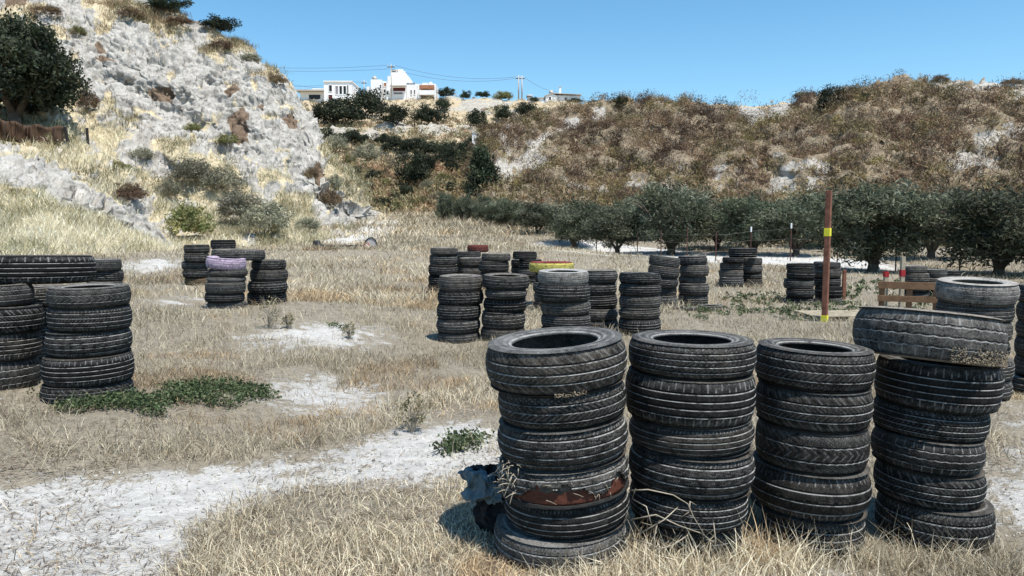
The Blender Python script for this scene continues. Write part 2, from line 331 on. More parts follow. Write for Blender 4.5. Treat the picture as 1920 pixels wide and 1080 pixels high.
def chalk_soft(x, y, z):
    t = 0
    for k_ in range(12):
        a = k_ * 2.399; q = .1 * math.sqrt(k_ + .5) * np.clip(np.hypot(x, y) / 4, .5, 4); t = t + chalk(x + q * math.cos(a), y + q * 1.6 * math.sin(a), z)
    return t / 12.
def green(x, y, z):
    px, py = proj(x, y, z); w = np.clip(np.hypot(x, y), 2, 60)
    jx = (fbm(xyz(x * 2, y * 2, 21), 3) - .5) * F / w; jy = (fbm(xyz(x * 2, y * 2, 29), 3) - .5) * 60 * np.clip((py - 425) / 500, .1, 1)
    r = np.zeros(np.shape(x), bool)
    for q in GREEN: r |= inpoly(px + jx, py + jy, q)
    return r & (y > .5)
# ground sheet (polar grid, fine in front, reaching the horizon)
az = np.radians(np.concatenate([np.arange(-180, -48, 4.), np.arange(-48, 48, .22), np.arange(48, 180.01, 4.)]))
rr = [.02, .5, 1.0]
while rr[-1] < 3500: rr.append(rr[-1] * (1.013 if 1.4 < rr[-1] < 95 else 1.25 if rr[-1] < 1.4 else 1.18))
rr = np.array(rr); AZ, RR = np.meshgrid(az, rr); GX, GY = RR * np.sin(AZ), RR * np.cos(AZ); GZ = hgt(GX, GY)
na, nr = len(az), len(rr); idx = np.arange(na * nr).reshape(nr, na)
Q = np.stack([idx[:-1, :-1], idx[:-1, 1:], idx[1:, 1:], idx[1:, :-1]], -1).reshape(-1, 4)[:, ::-1]
vegg = 1 - chalk_soft(GX, GY, GZ).ravel()
me = mkmesh('ground', xyz(GX, GY, GZ).reshape(-1, 3), Q, None, [M_GROUND], True, attr={'veg': vegg, 'stain': 0 * vegg})
tag(link('ground', me), 'dry field of pale chalk soil and straw', kind='structure')

# ------------------------------------------------------------------ hills
def lerpcols(cols, px):
    cols = np.array(cols, float); return [np.interp(px, cols[:, 0], cols[:, k]) for k in range(1, cols.shape[1])]
HILLS = {}
def hill(name, mat, cols, us, nv, prof, amp, back, vegf, stainf=None, seed=0, label=''):
    fy, fY, cy, cY = lerpcols(cols, us)
    cy = cy + (fbm(xyz(us * .045, seed, 0), 4) - .5) * np.clip((fy - cy) * .25, 0, 12)
    v = np.linspace(-.04, 1, nv); pv = np.array(prof)
    a = v; b = np.interp(v, pv[:, 0], pv[:, 1])
    U, Vv = np.meshgrid(us, v); B = b[:, None] + (fbm(xyz(U * .012, Vv * 7, seed), 3) - .5) * .14 * np.sin(np.clip(Vv, 0, 1) * PI)
    PY = fy + (cy - fy) * Vv; YY = fY + (cY - fY) * np.clip(B, -.05, 1.0)
    pts = P(U, PY, YY)
    # displacement: crags
    du = np.gradient(pts, axis=1); dv = np.gradient(pts, axis=0); n = np.cross(du, dv); n /= np.linalg.norm(n, axis=-1, keepdims=True) + 1e-9
    n[n[..., 1] > 0] *= -1
    hfrac = np.clip((fy - cy) / 60, 0, 1)[None, :]
    veg = vegf(U, PY, pts)
    g = 0
    for sc, am, rid in amp:
        f_ = fbm(pts * sc * np.array([1, 1, .7]) + seed, 4, bool(rid)); f_ = f_ ** 4 + .4 if rid == 4 else f_; g = g + am * (f_ - .5) * ((.45 + .55 * veg) if name == 'scrub_ridge' else (1 - .55 * veg))
    g = g * np.clip(.3 / (np.linalg.norm(du, axis=-1) + 1e-6), .12, 1) if name == 'rocky_hill' else g
    edge = np.clip(Vv / .06, 0, 1) * hfrac
    pts = pts + n * (g * edge)[..., None]
    rows = [pts]
    last = pts[-1]
    for dY, dz in back:
        s = (last[:, 1] + dY) / last[:, 1]; q = last.copy(); q[:, 0] *= s; q[:, 1] += dY; q[:, 2] += dz * hfrac[0]; rows.append(q[None])
    allp = np.concatenate(rows, 0); nvv = allp.shape[0]; nu = len(us)
    vg = np.concatenate([veg] + [veg[-1:]] * len(back), 0); stn = stainf(U, PY) if stainf else veg * 0
    stn = np.concatenate([stn] + [stn[-1:] * 0] * len(back), 0)
    ix = np.arange(nvv * nu).reshape(nvv, nu); Q = np.stack([ix[:-1, :-1], ix[:-1, 1:], ix[1:, 1:], ix[1:, :-1]], -1).reshape(-1, 4)
    me = mkmesh(name, allp.reshape(-1, 3), Q, None, [mat], True, attr={'veg': vg.ravel(), 'stain': stn.ravel()})
    o = tag(link(name, me), label, kind='structure')
    HILLS[name] = (us, fy, cy, pts, veg, n)
    return o
def on_hill(name, px, py):
    us, fy, cy, pts, veg, n = HILLS[name]
    i = np.clip(np.searchsorted(us, px), 1, len(us) - 1); 
    # nearest row by projected y in that column
    c = pts[:, i]; _, yy = proj(c[:, 0], c[:, 1], c[:, 2]); j = int(np.argmin(np.abs(yy - py))); return Vector(c[j])
def polymask(polys, U, V, j=14, seed=0, p=None):
    q = xyz(U * .03, V * .03, seed); jx = (fbm(q, 4) - .5) * 2 * j; jy = (fbm(q + 31, 4) - .5) * 2 * j
    m = np.zeros(U.shape)
    for pl in polys: m = np.maximum(m, inpoly(U + jx, V + jy, pl).astype(float))
    return m
ROCK = [[(60, 30), (150, 70), (240, 50), (330, 66), (400, 105), (470, 140), (545, 160), (580, 200), (600, 262), (612, 310), (670, 372), (702, 400), (650, 414), (600, 362), (540, 330), (480, 316), (420, 290), (330, 225), (250, 205), (170, 195), (130, 150)],
        [(260, 215), (330, 225), (300, 262), (262, 245)], [(330, 310), (300, 290), (240, 268), (220, 280), (330, 350)], [(560, 330), (640, 395), (690, 405), (640, 440), (600, 430)]]
STAIN = [[(425, 215), (452, 200), (470, 225), (462, 262), (445, 270), (430, 250)], [(590, 300), (604, 300), (612, 330), (600, 334)], [(278, 172), (290, 163), (318, 165), (330, 180), (318, 194), (292, 192)], [(176, 118), (186, 106), (205, 110), (222, 118), (200, 124)], [(176, 92), (188, 82), (204, 100), (190, 102)], [(420, 172), (440, 150), (450, 172), (432, 184)], [(476, 190), (492, 185), (494, 204), (480, 204)], [(530, 215), (548, 205), (566, 232), (545, 240)], [(440, 240), (462, 250), (466, 268), (446, 262)], [(0, 0), (60, 0), (40, 16), (10, 12)]]
def veg_cliff(U, V, p):
    r = polymask(ROCK, U, V, 16, 1)
    br = (fbm(xyz(U * .02, V * .035, 4), 4) > .56) & (V < 75 + np.clip(U - 330, 0, 300) * .35)       # grassy ledges near the top
    tuft = fbm(xyz(U * .05, V * .05, 8), 3) > .72
    mixd = np.clip(.5 + (fbm(xyz(U * .03, V * .04, 14), 4) - .5) * 3.2 + np.clip((V - 250) / 400, 0, .25), 0, 1)
    return np.clip((1 - r) * mixd + r * (br * .9 + tuft * .7), 0, 1)
bk = [(2, -.15), (8, -1.2), (25, -4), (70, -9)]
hill('rocky_hill', M_CLIFF, [(-700, 330, 34, -260, 85), (-200, 330, 34, -170, 82), (0, 310, 35, -95, 80), (100, 330, 36, -62, 79), (200, 400, 37, -28, 78), (270, 440, 38, 2, 77), (330, 471, 38, 28, 76), (360, 471, 38.5, 40, 76),
    (440, 468, 40, 60, 75), (500, 465, 41, 97, 74), (540, 463, 42, 142, 73), (570, 460, 43, 190, 72), (600, 453, 45, 252, 70), (640, 443, 49, 312, 68), (690, 421, 60, 386, 68), (724, 405, 70, 403, 70.5)],
    np.concatenate([np.arange(-700, -60, 14), np.arange(-60, 725, 2.2)]), 300, [(-.04, -.06), (0, 0), (.2, .34), (.45, .58), (.7, .72), (.88, .84), (1, 1)],
    [(.08, 3.0, False), (.26, 1.1, False), (.33, -1.0, 4), (1.0, .35, False), (1.2, -.65, 4), (3.2, -.42, 4)], bk, veg_cliff, lambda U, V: polymask(STAIN, U, V, 5, 2), 3, 'steep white chalk hillside with dry grass ledges')
BROCK = [[(-300, 262), (0, 282), (60, 290), (130, 325), (200, 368), (262, 412), (340, 470), (280, 452), (200, 410), (120, 385), (60, 352), (0, 345), (-300, 340)]]
hill('chalk_bank', M_CLIFF, [(-600, 500, 20, 240, 32), (-200, 490, 21, 262, 33), (0, 483, 22, 283, 33.5), (60, 481, 23, 290, 33.5), (120, 479, 25, 322, 34), (200, 477, 28, 366, 35), (260, 475, 31, 412, 35.5), (310, 474, 34, 455, 36.5), (346, 472, 37, 471, 38)],
    np.concatenate([np.arange(-600, -40, 12), np.arange(-40, 347, 2.2)]), 130, [(-.04, -.06), (0, 0), (.4, .5), (.7, .66), (1, 1)], [(.4, .7, False), (1.2, .25, False), (1.0, -.45, 4), (3, -.25, 4)], [(2, .1), (4, -.3), (8, -1.5)],
    lambda U, V, p: np.clip(1 - polymask(BROCK, U, V, 9, 5), 0, 1), None, 11, 'low chalk bank with pale grass at the hill foot')
RPALE = [[(1062, 225), (1090, 232), (1040, 290), (1000, 340), (960, 395), (890, 400), (905, 340), (930, 300), (940, 245), (1000, 240)], [(1000, 352), (1120, 340), (1240, 330), (1420, 300), (1570, 318), (1600, 372), (1400, 392), (1150, 405), (1000, 400)], [(1780, 330), (1850, 250), (1910, 245), (1920, 300), (1840, 340)], [(1600, 162), (1800, 152), (1925, 158), (1925, 200), (1780, 190), (1640, 180)], [(1370, 196), (1510, 184), (1500, 225), (1400, 242)]]
RWHITE = [[(1372, 205), (1440, 192), (1505, 188), (1490, 215), (1440, 232), (1395, 238)], [(1186, 248), (1215, 232), (1262, 214), (1290, 225), (1240, 246), (1200, 262)], [(1760, 315), (1800, 285), (1880, 245), (1905, 258), (1840, 300), (1780, 340)], [(1800, 172), (1850, 162), (1925, 165), (1925, 195), (1850, 192)],
    [(932, 250), (955, 238), (962, 262), (952, 285), (985, 290), (1020, 250), (1060, 228), (1068, 238), (1010, 285), (985, 320), (945, 350), (920, 335), (925, 300)], [(1140, 392), (1200, 352), (1225, 348), (1180, 388)], [(1440, 345), (1470, 315), (1540, 305), (1570, 330), (1500, 372), (1430, 372)], [(1050, 222), (1130, 204), (1130, 218), (1070, 236)]]
hill('scrub_ridge', M_RIDGE, [(846, 398, 72, 396, 74), (862, 402, 71, 372, 79), (882, 404, 70, 330, 84), (905, 408, 66, 272, 92), (930, 412, 64, 240, 100), (1000, 427, 60, 226, 108), (1060, 436, 58, 215, 110), (1130, 442, 56, 203, 110), (1200, 447, 54, 199, 108), (1290, 452, 52, 200, 105), (1390, 454, 50, 200, 100),
    (1480, 457, 48, 191, 97), (1550, 460, 46, 176, 95), (1650, 462, 45, 164, 92), (1750, 464, 44, 160, 90), (1850, 466, 43, 161, 88), (1920, 468, 42, 164, 87), (2300, 474, 38, 152, 80), (2900, 484, 34, 150, 75)],
    np.concatenate([np.arange(846, 2000, 4.), np.arange(2000, 2900, 14)]), 150, [(-.04, -.06), (0, 0), (.3, .36), (.6, .58), (.85, .8), (1, 1)], [(.1, 4.2, False), (.28, 2.6, True), (.8, .8, True)], bk,
    lambda U, V, p: np.clip(1 - polymask(RWHITE, U, V, 16, 6) * np.clip(.6 + (fbm(xyz(U * .05, V * .06, 3), 4) - .45) * 4, 0, 1) - polymask(RPALE, U, V, 22, 9) * np.clip(.3 + (fbm(xyz(U * .06, V * .06, 33), 4) - .5) * 4.5, 0, .55), 0, 1), None, 23, 'long ridge covered with brown scrub')
FCH = [[(836, 190), (900, 186), (1000, 190), (1060, 205), (1000, 212), (900, 218), (840, 214)], [(600, 262), (600, 250), (700, 238), (900, 240), (900, 256), (760, 258)], [(560, 290), (650, 300), (680, 330), (600, 330)]]
hill('far_hill', M_FAR, [(430, 402, 80, 208, 200), (560, 402, 80, 192, 200), (700, 402, 80, 187, 200), (830, 402, 80, 186, 200), (900, 402, 80, 186, 205), (1000, 402, 82, 191, 205), (1040, 402, 82, 193, 205), (1130, 402, 84, 196, 210), (1290, 402, 84, 197, 215), (1420, 402, 84, 196, 215), (1600, 402, 90, 190, 220)],
    np.arange(430, 1600, 4.), 170, [(-.04, -.03), (0, 0), (.33, .2), (.47, .3), (.64, .42), (.76, .62), (.89, .72), (1, 1)], [(.06, 4., False), (.2, 2.0, True), (.6, .8, True)], [(10, 0), (40, -1), (90, -8), (160, -22)],
    lambda U, V, p: np.clip(1 - polymask(FCH, U, V, 12, 7) * np.clip(.4 + (fbm(xyz(U * .04, V * .1, 3), 4) - .45) * 4, .1, 1), 0, 1), None, 37, 'terraced hillside rising to the white houses')

# ------------------------------------------------------------------ leaf / blade scatter
def quads_from(c, d, w, lenv, col):
    """leaf quads: centre c, direction d (unit), side w (unit), lenv (n,2) = half length, half width"""
    a = d * lenv[:, :1]; b = w * lenv[:, 1:]
    V = np.stack([c - a, c + b, c + a, c - b], 1).reshape(-1, 3); n = len(c)
    return V, np.arange(n * 4).reshape(n, 4), np.repeat(col, 4, 0)
def unit(v): return v / (np.linalg.norm(v, axis=-1, keepdims=True) + 1e-9)
def leaves(centres, rad, per, ll, lw, cols, up=.3, sq=.8, seed=0):
    r = np.random.default_rng(seed); n = len(centres)
    c = np.repeat(centres, per, 0); R_ = np.repeat(rad, per)
    off = unit(r.normal(size=(n * per, 3))) * (r.random((n * per, 1)) ** .45); off[:, 2] *= sq
    c = c + off * R_[:, None]
    d = unit(r.normal(size=c.shape) + off * .9 + np.array([0, 0, up])); w = unit(np.cross(d, r.normal(size=c.shape)))
    k = r.random((len(c), 1)); base = cols[r.integers(0, len(cols), n)]; base = np.repeat(base, per, 0)
    col = base * (.6 + .8 * k)
    s = .7 + .6 * r.random((len(c), 1))
    return quads_from(c, d, w, np.concatenate([ll * s, lw * s], 1), col)
def crown(seed, rx, ry, rz, nclump, per, crad, ll, lw, cols, hollow=.35, cone=0, flat=-.6):
    r = np.random.default_rng(seed); c = unit(r.normal(size=(nclump * 3, 3))) * (hollow + (1 - hollow) * r.random((nclump * 3, 1)) ** .6)
    c = c[c[:, 2] > flat][:nclump]
    if cone: c[:, :2] *= np.clip(1 - cone * (c[:, 2:] + 1) / 2, .08, 1)
    c *= (1 - .28 * r.random((len(c), 1)))
    c = c * np.array([rx, ry, rz]); rad = crad * (.6 + .8 * r.random(len(c)))
    return leaves(c, rad, per, ll, lw, np.array(cols), .35, .8, seed + 1)
OLV = [(.088, .1, .058), (.13, .14, .09), (.056, .066, .04), (.19, .2, .14), (.07, .082, .05)]
DRK = [(.030, .040, .022), (.038, .050, .026), (.022, .030, .018), (.05, .06, .032)]
GRY = [(.19, .19, .13), (.24, .23, .165), (.15, .15, .105), (.28, .26, .18)]
BRN = [(.17, .11, .065), (.13, .085, .05), (.2, .145, .08), (.1, .07, .045)]
YLG = [(.2, .23, .09), (.19, .19, .075), (.3, .27, .12), (.14, .14, .06)]
STR = [(.36, .3, .17), (.3, .25, .13), (.4, .34, .2)]
def crownmesh(name, *a, **k):
    V, Qd, C = crown(*a, **k); return mkmesh(name, V, Qd, None, [M_LEAF], False, C)
OL = [crownmesh('olive_crown', 100 + i, 1, 1, .8, 130, 135, .26, .045, .0115, OLV, .3, 0, -.95) for i in range(4)]
BU = [crownmesh('bush_crown', 200 + i, 1, 1, .8, 46, 80, .34, .07, .03, DRK, .3, 0, -.5) for i in range(3)]
GB = [crownmesh('grey_bush', 300 + i, 1, 1, .75, 50, 80, .3, .07, .018, GRY, .4, 0, -.3) for i in range(2)]
YB = [crownmesh('green_bush', 320, 1, 1, .8, 50, 80, .3, .07, .025, YLG, .4, 0, -.4)]
BB = [crownmesh('brown_bush', 330 + i, 1, 1, .75, 46, 80, .3, .08, .015, BRN, .4, 0, -.3) for i in range(2)]
CN = crownmesh('cone_crown', 340, 1, 1, 1.25, 70, 110, .3, .06, .03, DRK, .2, .75, -1)
BIG = crownmesh('big_crown', 350, 1, 1, .8, 190, 190, .24, .036, .018, DRK + [(.06, .07, .04)], .3)
def trunkmesh(seed, h, r0, spread, stems, up=1.0):
    r = random.Random(seed); mb = MB(); mb.tube([(0, 0, -.3), (0, 0, .02), (.02, 0, h * .2)], [r0 * 1.5, r0 * 1.25, r0], 9)
    for k in range(stems):
        a = 2 * PI * k / stems + r.random(); p = [Vector((0, 0, h * .1))]; 
        for j in range(1, 5):
            t = j / 4; p.append(Vector((math.cos(a) * spread * t + r.uniform(-.05, .05), math.sin(a) * spread * t + r.uniform(-.05, .05), h * (.12 + .88 * t ** .85))))
        mb.tube(p, [r0 * .75, r0 * .6, r0 * .5, r0 * .36, r0 * .2], 7)
        for j in (2, 3):
            q = p[j]; b = a + r.uniform(-1.2, 1.2); e = q + Vector((math.cos(b), math.sin(b), .9)) * h * .3
            mb.tube([q, (q + e) / 2 + Vector((0, 0, .03)), e], [r0 * .35, r0 * .25, r0 * .1], 5)
    return mb
TRK = []
for i in range(3):
    o = trunkmesh(i, 1, .06, .55, 3 + i % 2).build('trunk', M_BARK, None, True); TRK.append(o.data); bpy.data.objects.remove(o)
def tree(name, px, py, Y, topy, wpx, cm, label, cat, group=None, trunk=None, botf=.22, base=None, depth=None, h=None):
    b = Vector(base) if base is not None else Vector(P(px, py, Y)); Y = b.y
    if base is None: b.z = float(hgt(b.x, b.y))
    top = P(px, topy, Y)[2] if h is None else b.z + h; ht = max(top - b.z, .3); w = wpx / F * Y / 2
    rz = random.uniform(0, 6.28)
    t = empty(name, b, label, cat, group, 0)
    sz = ht * (1 - botf) / 2 / .86
    c = link('crown' if trunk is not None else 'foliage', cm, t, (0, 0, ht - sz * .9)); c.scale = (w * .98, (depth or w) * .9, sz); c.rotation_euler = (0, 0, rz)
    if trunk is not None:
        k = link('trunk', trunk, t); k.scale = (ht * .75, ht * .75, ht * .62); k.rotation_euler = (0, 0, rz * 1.7)
    return t
def bush(name, hillname, px, py, wpx, hpx, cm, label, cat='bush', group=None, sink=.15):
    """a bush standing on a hill; px,py = its middle, wpx x hpx its size on the photo"""
    b = on_hill(hillname, px, py + hpx * .42); s = b.y / F; w = wpx * s / 2; hh = hpx * s
    t = empty(name, b, label, cat, group)
    c = link('foliage', cm, t, (0, 0, hh * .42)); c.scale = (w * .95, w * .95, hh * .5 / .8); c.rotation_euler = (0, 0, random.uniform(0, 6))
    return t
# ---- olive grove
olives = [
 (945, 436, 58, 366, 84, 'small olive tree at the valley end of the grove'),
 (1008, 446, 51, 374, 86, 'small olive tree with thin pale trunk beyond the red tyre'),
 (1076, 456, 45.5, 360, 112, 'olive tree with a forked trunk over white soil'),
 (1157, 472, 41, 384, 118, 'low olive tree with a wide V trunk on white soil'),
 (1258, 476, 40, 328, 172, 'tallest olive tree above the leaning tyre stack pair'),
 (1345, 470, 43, 372, 130, 'olive tree behind the bridged tyre pair, lower than its neighbours'),
 (1412, 482, 38.5, 350, 150, 'olive tree behind the white capped fence stakes'),
 (1492, 480, 37.5, 358, 138, 'olive tree just left of the tall red post'),
 (1636, 510, 26.5, 322, 225, 'broad olive tree with three dark stems beside the red post'),
 (1745, 490, 33, 345, 140, 'olive tree in deep shade between two broad ones'),
 (1872, 516, 25, 328, 250, 'broad olive tree at the right end of the grove'),
 (2060, 520, 24, 330, 240, 'broad olive tree beyond the right photo edge'),
 (1195, 455, 50, 362, 100, 'olive tree of the back row beside the tallest one'),
 (1560, 470, 42, 350, 130, 'back row olive tree hidden behind the red post'),
 (1120, 448, 54, 374, 90, 'back row olive tree above the V trunk'),
]
for i, (px, py, Y, ty, w, lb) in enumerate(olives):
    tree('olive_tree', px, py, Y, ty, w * [1.22, 1.34, 1.15, 1.28][i % 4], OL[i % 4], lb, 'tree', 'olive trees of the grove behind the fence', TRK[i % 3], [.05, .1, .04, .12][i % 4])
# ---- trees and bushes of the valley and the far hill
far = [
 ('dark_tree', 'far_hill', 612, 212, 60, 50, 0), ('dark_tree', 'far_hill', 650, 212, 80, 56, 1), ('dark_tree', 'far_hill', 690, 196, 70, 60, 2), ('dark_tree', 'far_hill', 735, 217, 66, 44, 0),
 ('dark_tree', 'far_hill', 806, 218, 66, 42, 1), ('dark_tree', 'far_hill', 829, 198, 32, 28, 2), ('dark_tree', 'far_hill', 893, 222, 40, 36, 0), ('dark_tree', 'far_hill', 940, 214, 40, 30, 1), ('dark_tree', 'far_hill', 985, 208, 46, 32, 2),
 ('dark_tree', 'far_hill', 904, 244, 26, 34, 1)]
fl = ['dark tree under the modern white house', 'wide dark tree below the white house with slots', 'tall dark tree beside the stepped white house', 'round dark bush below the stepped house porch', 'dark bush on the terrace below the terracotta awning', 'small round dark bush on the pale slope edge',
      'dark tree at the right end of the terrace', 'dark tree below the pale slope, left of two', 'dark tree below the small chimney house', 'slim dark tree above the white block']
for (n, hl, px, py, w, h, v), lb in zip(far, fl): bush(n, hl, px, py, w, h, BU[v], lb, 'tree', 'dark trees on the far hillside')
sky = [(838, 174, 36, 20, 'wide dark bush on the skyline beside the stepped house'), (872, 168, 22, 18, 'round dark tree on the skyline'), (905, 178, 30, 14, 'low bush on the skyline left of the utility pole'), (942, 180, 44, 18, 'olive brown bush on the skyline before the utility pole'),
       (1000, 184, 20, 10, 'tiny bush beside the chimney house'), (1078, 190, 34, 9, 'low bush in front of the chimney house'), (1112, 192, 26, 10, 'small bush on the skyline right of the chimney house')]
for i, (px, py, w, h, lb) in enumerate(sky): bush('skyline_bush', 'far_hill', px, py, w, h, (BU[i % 3] if i != 3 else YB[0]), lb, 'bush', 'bushes on the far skyline')
for i, (px, py, w, h) in enumerate([(655, 300, 30, 22), (700, 330, 34, 24), (735, 310, 26, 20), (722, 345, 28, 22), (690, 352, 30, 22), (800, 350, 32, 26), (830, 335, 36, 28), (850, 352, 30, 26), (822, 372, 34, 22), (785, 378, 30, 20), (668, 322, 26, 20), (760, 296, 30, 18), (880, 335, 28, 26), (740, 372, 26, 18)]):
    bush('slope_shrub', 'far_hill', px, py, w, h, [YB[0], BU[i % 3], GB[i % 2]][i % 3], 'small rounded bush scattered on the valley slope below the green band', 'shrub', 'small bushes on the valley slope')
k = 0
for px, py, w, h in [(610, 252, 36, 30), (636, 262, 34, 24), (660, 256, 36, 26), (680, 262, 30, 22), (712, 264, 36, 26), (738, 268, 38, 28), (762, 272, 40, 30), (786, 274, 40, 30), (808, 280, 40, 34), (830, 284, 40, 38), (852, 288, 40, 44), (872, 282, 36, 40), (868, 306, 36, 40), (846, 312, 30, 34), (820, 300, 30, 26), (886, 268, 28, 30), (604, 272, 26, 30), (725, 278, 30, 18), (775, 288, 34, 20)]:
    bush('terrace_shrub', 'far_hill', px, py, w, h, BU[k % 3], 'dark green shrub in the dense band below the pale terrace', 'shrub', 'shrubs in the band below the terrace'); k += 1
bush('dome_bush', 'far_hill', 690, 291, 58, 44, GB[0], 'grey green dome shaped bush in the valley')
bush('dome_bush', 'far_hill', 632, 272, 46, 40, GB[1], 'paler grey green bush up the slope from the dome bush')
bush('valley_tree', 'far_hill', 772, 322, 64, 74, BU[1], 'dark tree in the middle of the valley', 'tree')
bush('valley_tree', 'far_hill', 802, 310, 36, 42, BU[2], 'smaller dark tree touching the valley tree', 'tree')
bush('valley_bush', 'far_hill', 762, 360, 30, 34, BU[0], 'small dark bush at the foot of the valley tree')
bush('valley_bush', 'far_hill', 715, 382, 44, 26, BU[2], 'low dark bush in the valley bottom beside the cliff foot')
bush('valley_bush', 'far_hill', 745, 385, 28, 26, YB[0], 'olive green bush in the valley bottom')
t = tree('cone_tree', 905, 372, 74, 282, 100, CN, 'dark cone shaped tree before the ridge end', 'tree', None, TRK[0], .0, base=P(905, 376, 70))
for px, py, Y, ty, w, lb in [(838, 396, 66, 356, 44, 'green bush at the valley mouth, beside the spiky plant'), (872, 402, 64, 362, 56, 'grey green bush below the cone shaped tree'), (908, 412, 62, 362, 60, 'green bush right below the cone shaped tree, nearer the grove')]:
    tree('valley_bush', px, py, Y, ty, w, OL[1], lb, 'bush', None, None, .05)
b = P(826, 398, 66); b[2] = hgt(b[0], b[1]); t = empty('spiky_plant', b, 'spiky plant with stiff grey green blades at the valley mouth', 'plant'); r = np.random.default_rng(3)
n = 70; a = r.random(n) * 2 * PI; e = r.uniform(.15, 1.45, n); d_ = np.stack([np.cos(a) * np.cos(e), np.sin(a) * np.cos(e), np.sin(e)], -1); ln = r.uniform(.9, 1.7, n)
w_ = unit(np.cross(d_, [0, 0, 1.])) * .07; p0_ = np.tile([0, 0, .25], (n, 1)); V = np.stack([p0_ - w_ * .6, p0_ + w_ * .6, p0_ + d_ * ln[:, None] * .5 + w_, p0_ + d_ * ln[:, None] * .5 - w_, p0_ + d_ * ln[:, None]], 1).reshape(-1, 3); k_ = np.arange(n)[:, None] * 5
link('foliage', mkmesh('spiky_blades', V, k_ + np.array([[0, 1, 2, 3]]), k_ + np.array([[3, 2, 4]]), [M_LEAF], False, np.repeat(np.array([(.1, .115, .075), (.14, .15, .1), (.18, .18, .13)])[r.integers(0, 3, n)], 5, 0)), t)
MB().tube([(0, 0, -.2), (0, 0, .5)], [.14, .1], 8).build('stem', M_BARK, t)
for px, py, Y, h_, lb in [(505, 607, 9.8, .42, 'dry branching weed in front of the stack beside the lilac one'), (655, 616, 9.6, .22, 'dry curved weed on the edge of the pale patch'), (772, 826, 5.3, .3, 'dry olive weed tuft at the edge of the white path'), (540, 612, 9.9, .2, 'small dry weed at the end of the upper pale patch')]:
    b = P(px, py, Y); b[2] = hgt(b[0], b[1]); t = empty('dry_weed', b, lb, 'weed'); mb = MB(); rr2 = random.Random(px)
    for k_ in range(13):
        a = rr2.random() * 6.28; q = Vector((math.cos(a) * .25 * h_ * 2 * rr2.random(), math.sin(a) * .25 * h_, h_ * rr2.uniform(.5, 1))); mb.tube([(0, 0, -.02), q * .5 + Vector((0, 0, .03)), q], [.006, .004, .002], 5)
        for _ in range(3): e = q * rr2.uniform(.5, 1); mb.tube([e, e + Vector((rr2.uniform(-.09, .09), rr2.uniform(-.09, .09), rr2.uniform(0, .1))) * (h_ * 2)], [.003, .0012], 4)
    mb.build('stem', M_TWIG, t); cc = np.array([(math.cos(i) * .12 * h_ * 2, math.sin(i * 1.7) * .1, h_ * (.3 + .6 * ((i * .37) % 1))) for i in range(14)]); V, Q, C_ = leaves(cc, np.full(14, .07 * h_ * 2), 16, .018, .006, np.array([(.2, .18, .1), (.28, .23, .14), (.12, .12, .06)]), .3, .9, 4)
    link('foliage', mkmesh('weed_leaves', V, Q, None, [M_LEAF], False, C_), t)
# ---- ridge plants
bush('ridge_bush', 'scrub_ridge', 1555, 192, 56, 56, BU[1], 'large dark bush near the ridge crest above the red post')
bush('ridge_bush', 'scrub_ridge', 1500, 178, 30, 14, GB[0], 'small grey bush on the ridge skyline beside the large dark bush')
bush('ridge_bush', 'scrub_ridge', 1168, 188, 32, 16, BU[0], 'round dark bush on the low part of the ridge skyline')
bush('ridge_bush', 'scrub_ridge', 1760, 150, 34, 22, BB[0], 'brown twiggy bush on the highest ridge skyline')
bush('ridge_bush', 'scrub_ridge', 1895, 156, 46, 18, BB[1], 'brown grey bush at the right end of the skyline')
bush('ridge_bush', 'scrub_ridge', 1622, 182, 24, 18, BU[2], 'dark shrub on the upper ridge, left of its twin')
bush('ridge_bush', 'scrub_ridge', 1660, 182, 30, 16, BU[0], 'wider dark shrub on the upper ridge near the crest')
# ---- left hill plants
bush('yellow_bush', 'rocky_hill', 356, 416, 96, 80, YB[0], 'yellow green bush at the hill foot behind the tyres')
for i, (px, py, w, h, mm, lb) in enumerate([
 (240, 362, 64, 54, BB[0], 'dark brown brush beside the chalk bank'), (318, 358, 52, 46, GB[0], 'olive brown brush between the bank and the big grey thicket'), (356, 326, 90, 62, GB[1], 'broad olive grey thicket on the lower hill'), (418, 344, 80, 60, GB[0], 'grey thicket adjoining the broad one'),
 (450, 392, 96, 74, GB[1], 'pale grey green thicket above the spanning tyre'), (505, 416, 100, 76, GB[0], 'pale grey thicket nearest the fallen basketball stand'), (576, 424, 54, 34, GB[1], 'low grey bush by the fallen stand'), (622, 376, 56, 50, BB[1], 'brown scrub on the rock toe'), (600, 330, 40, 40, BB[0], 'brown scrub clinging to the cliff end'),
 (165, 192, 46, 50, BB[1], 'brown bush beside the big dark tree'), (145, 60, 34, 22, YB[0], 'small bright green shrub on the white cliff'), (220, 318, 70, 34, YB[0], 'olive weeds on the pale grassy terrace'), (268, 290, 50, 30, GB[0], 'small grey weeds below the leaning posts'),
 (90, 22, 60, 22, BB[0], 'brown scrub patch high over the big tree'), (245, 26, 60, 24, BB[1], 'brown scrub near the top of the cliff'), (335, 42, 56, 20, BB[0], 'brown scrub on the grassy cliff top'), (410, 84, 50, 24, BB[1], 'brown scrub under the crest bush'), (470, 112, 44, 24, GB[1], 'dry scrub on the cliff shoulder'), (520, 150, 40, 26, BB[0], 'brown scrub near the cliff nose'),
 (640, 345, 30, 40, GB[0], 'grey scrub at the lower cliff edge'), (425, 262, 50, 24, YB[0], 'dry green tuft on the mid slope'), (360, 240, 40, 20, YB[0], 'dry green tuft under the rust brown rock face')]):
    bush('slope_bush', 'rocky_hill', px, py, w, h, mm, lb)
bush('crest_bush', 'rocky_hill', 318, 10, 86, 32, BU[0], 'dark bush leaving the top of the photo on the crest')
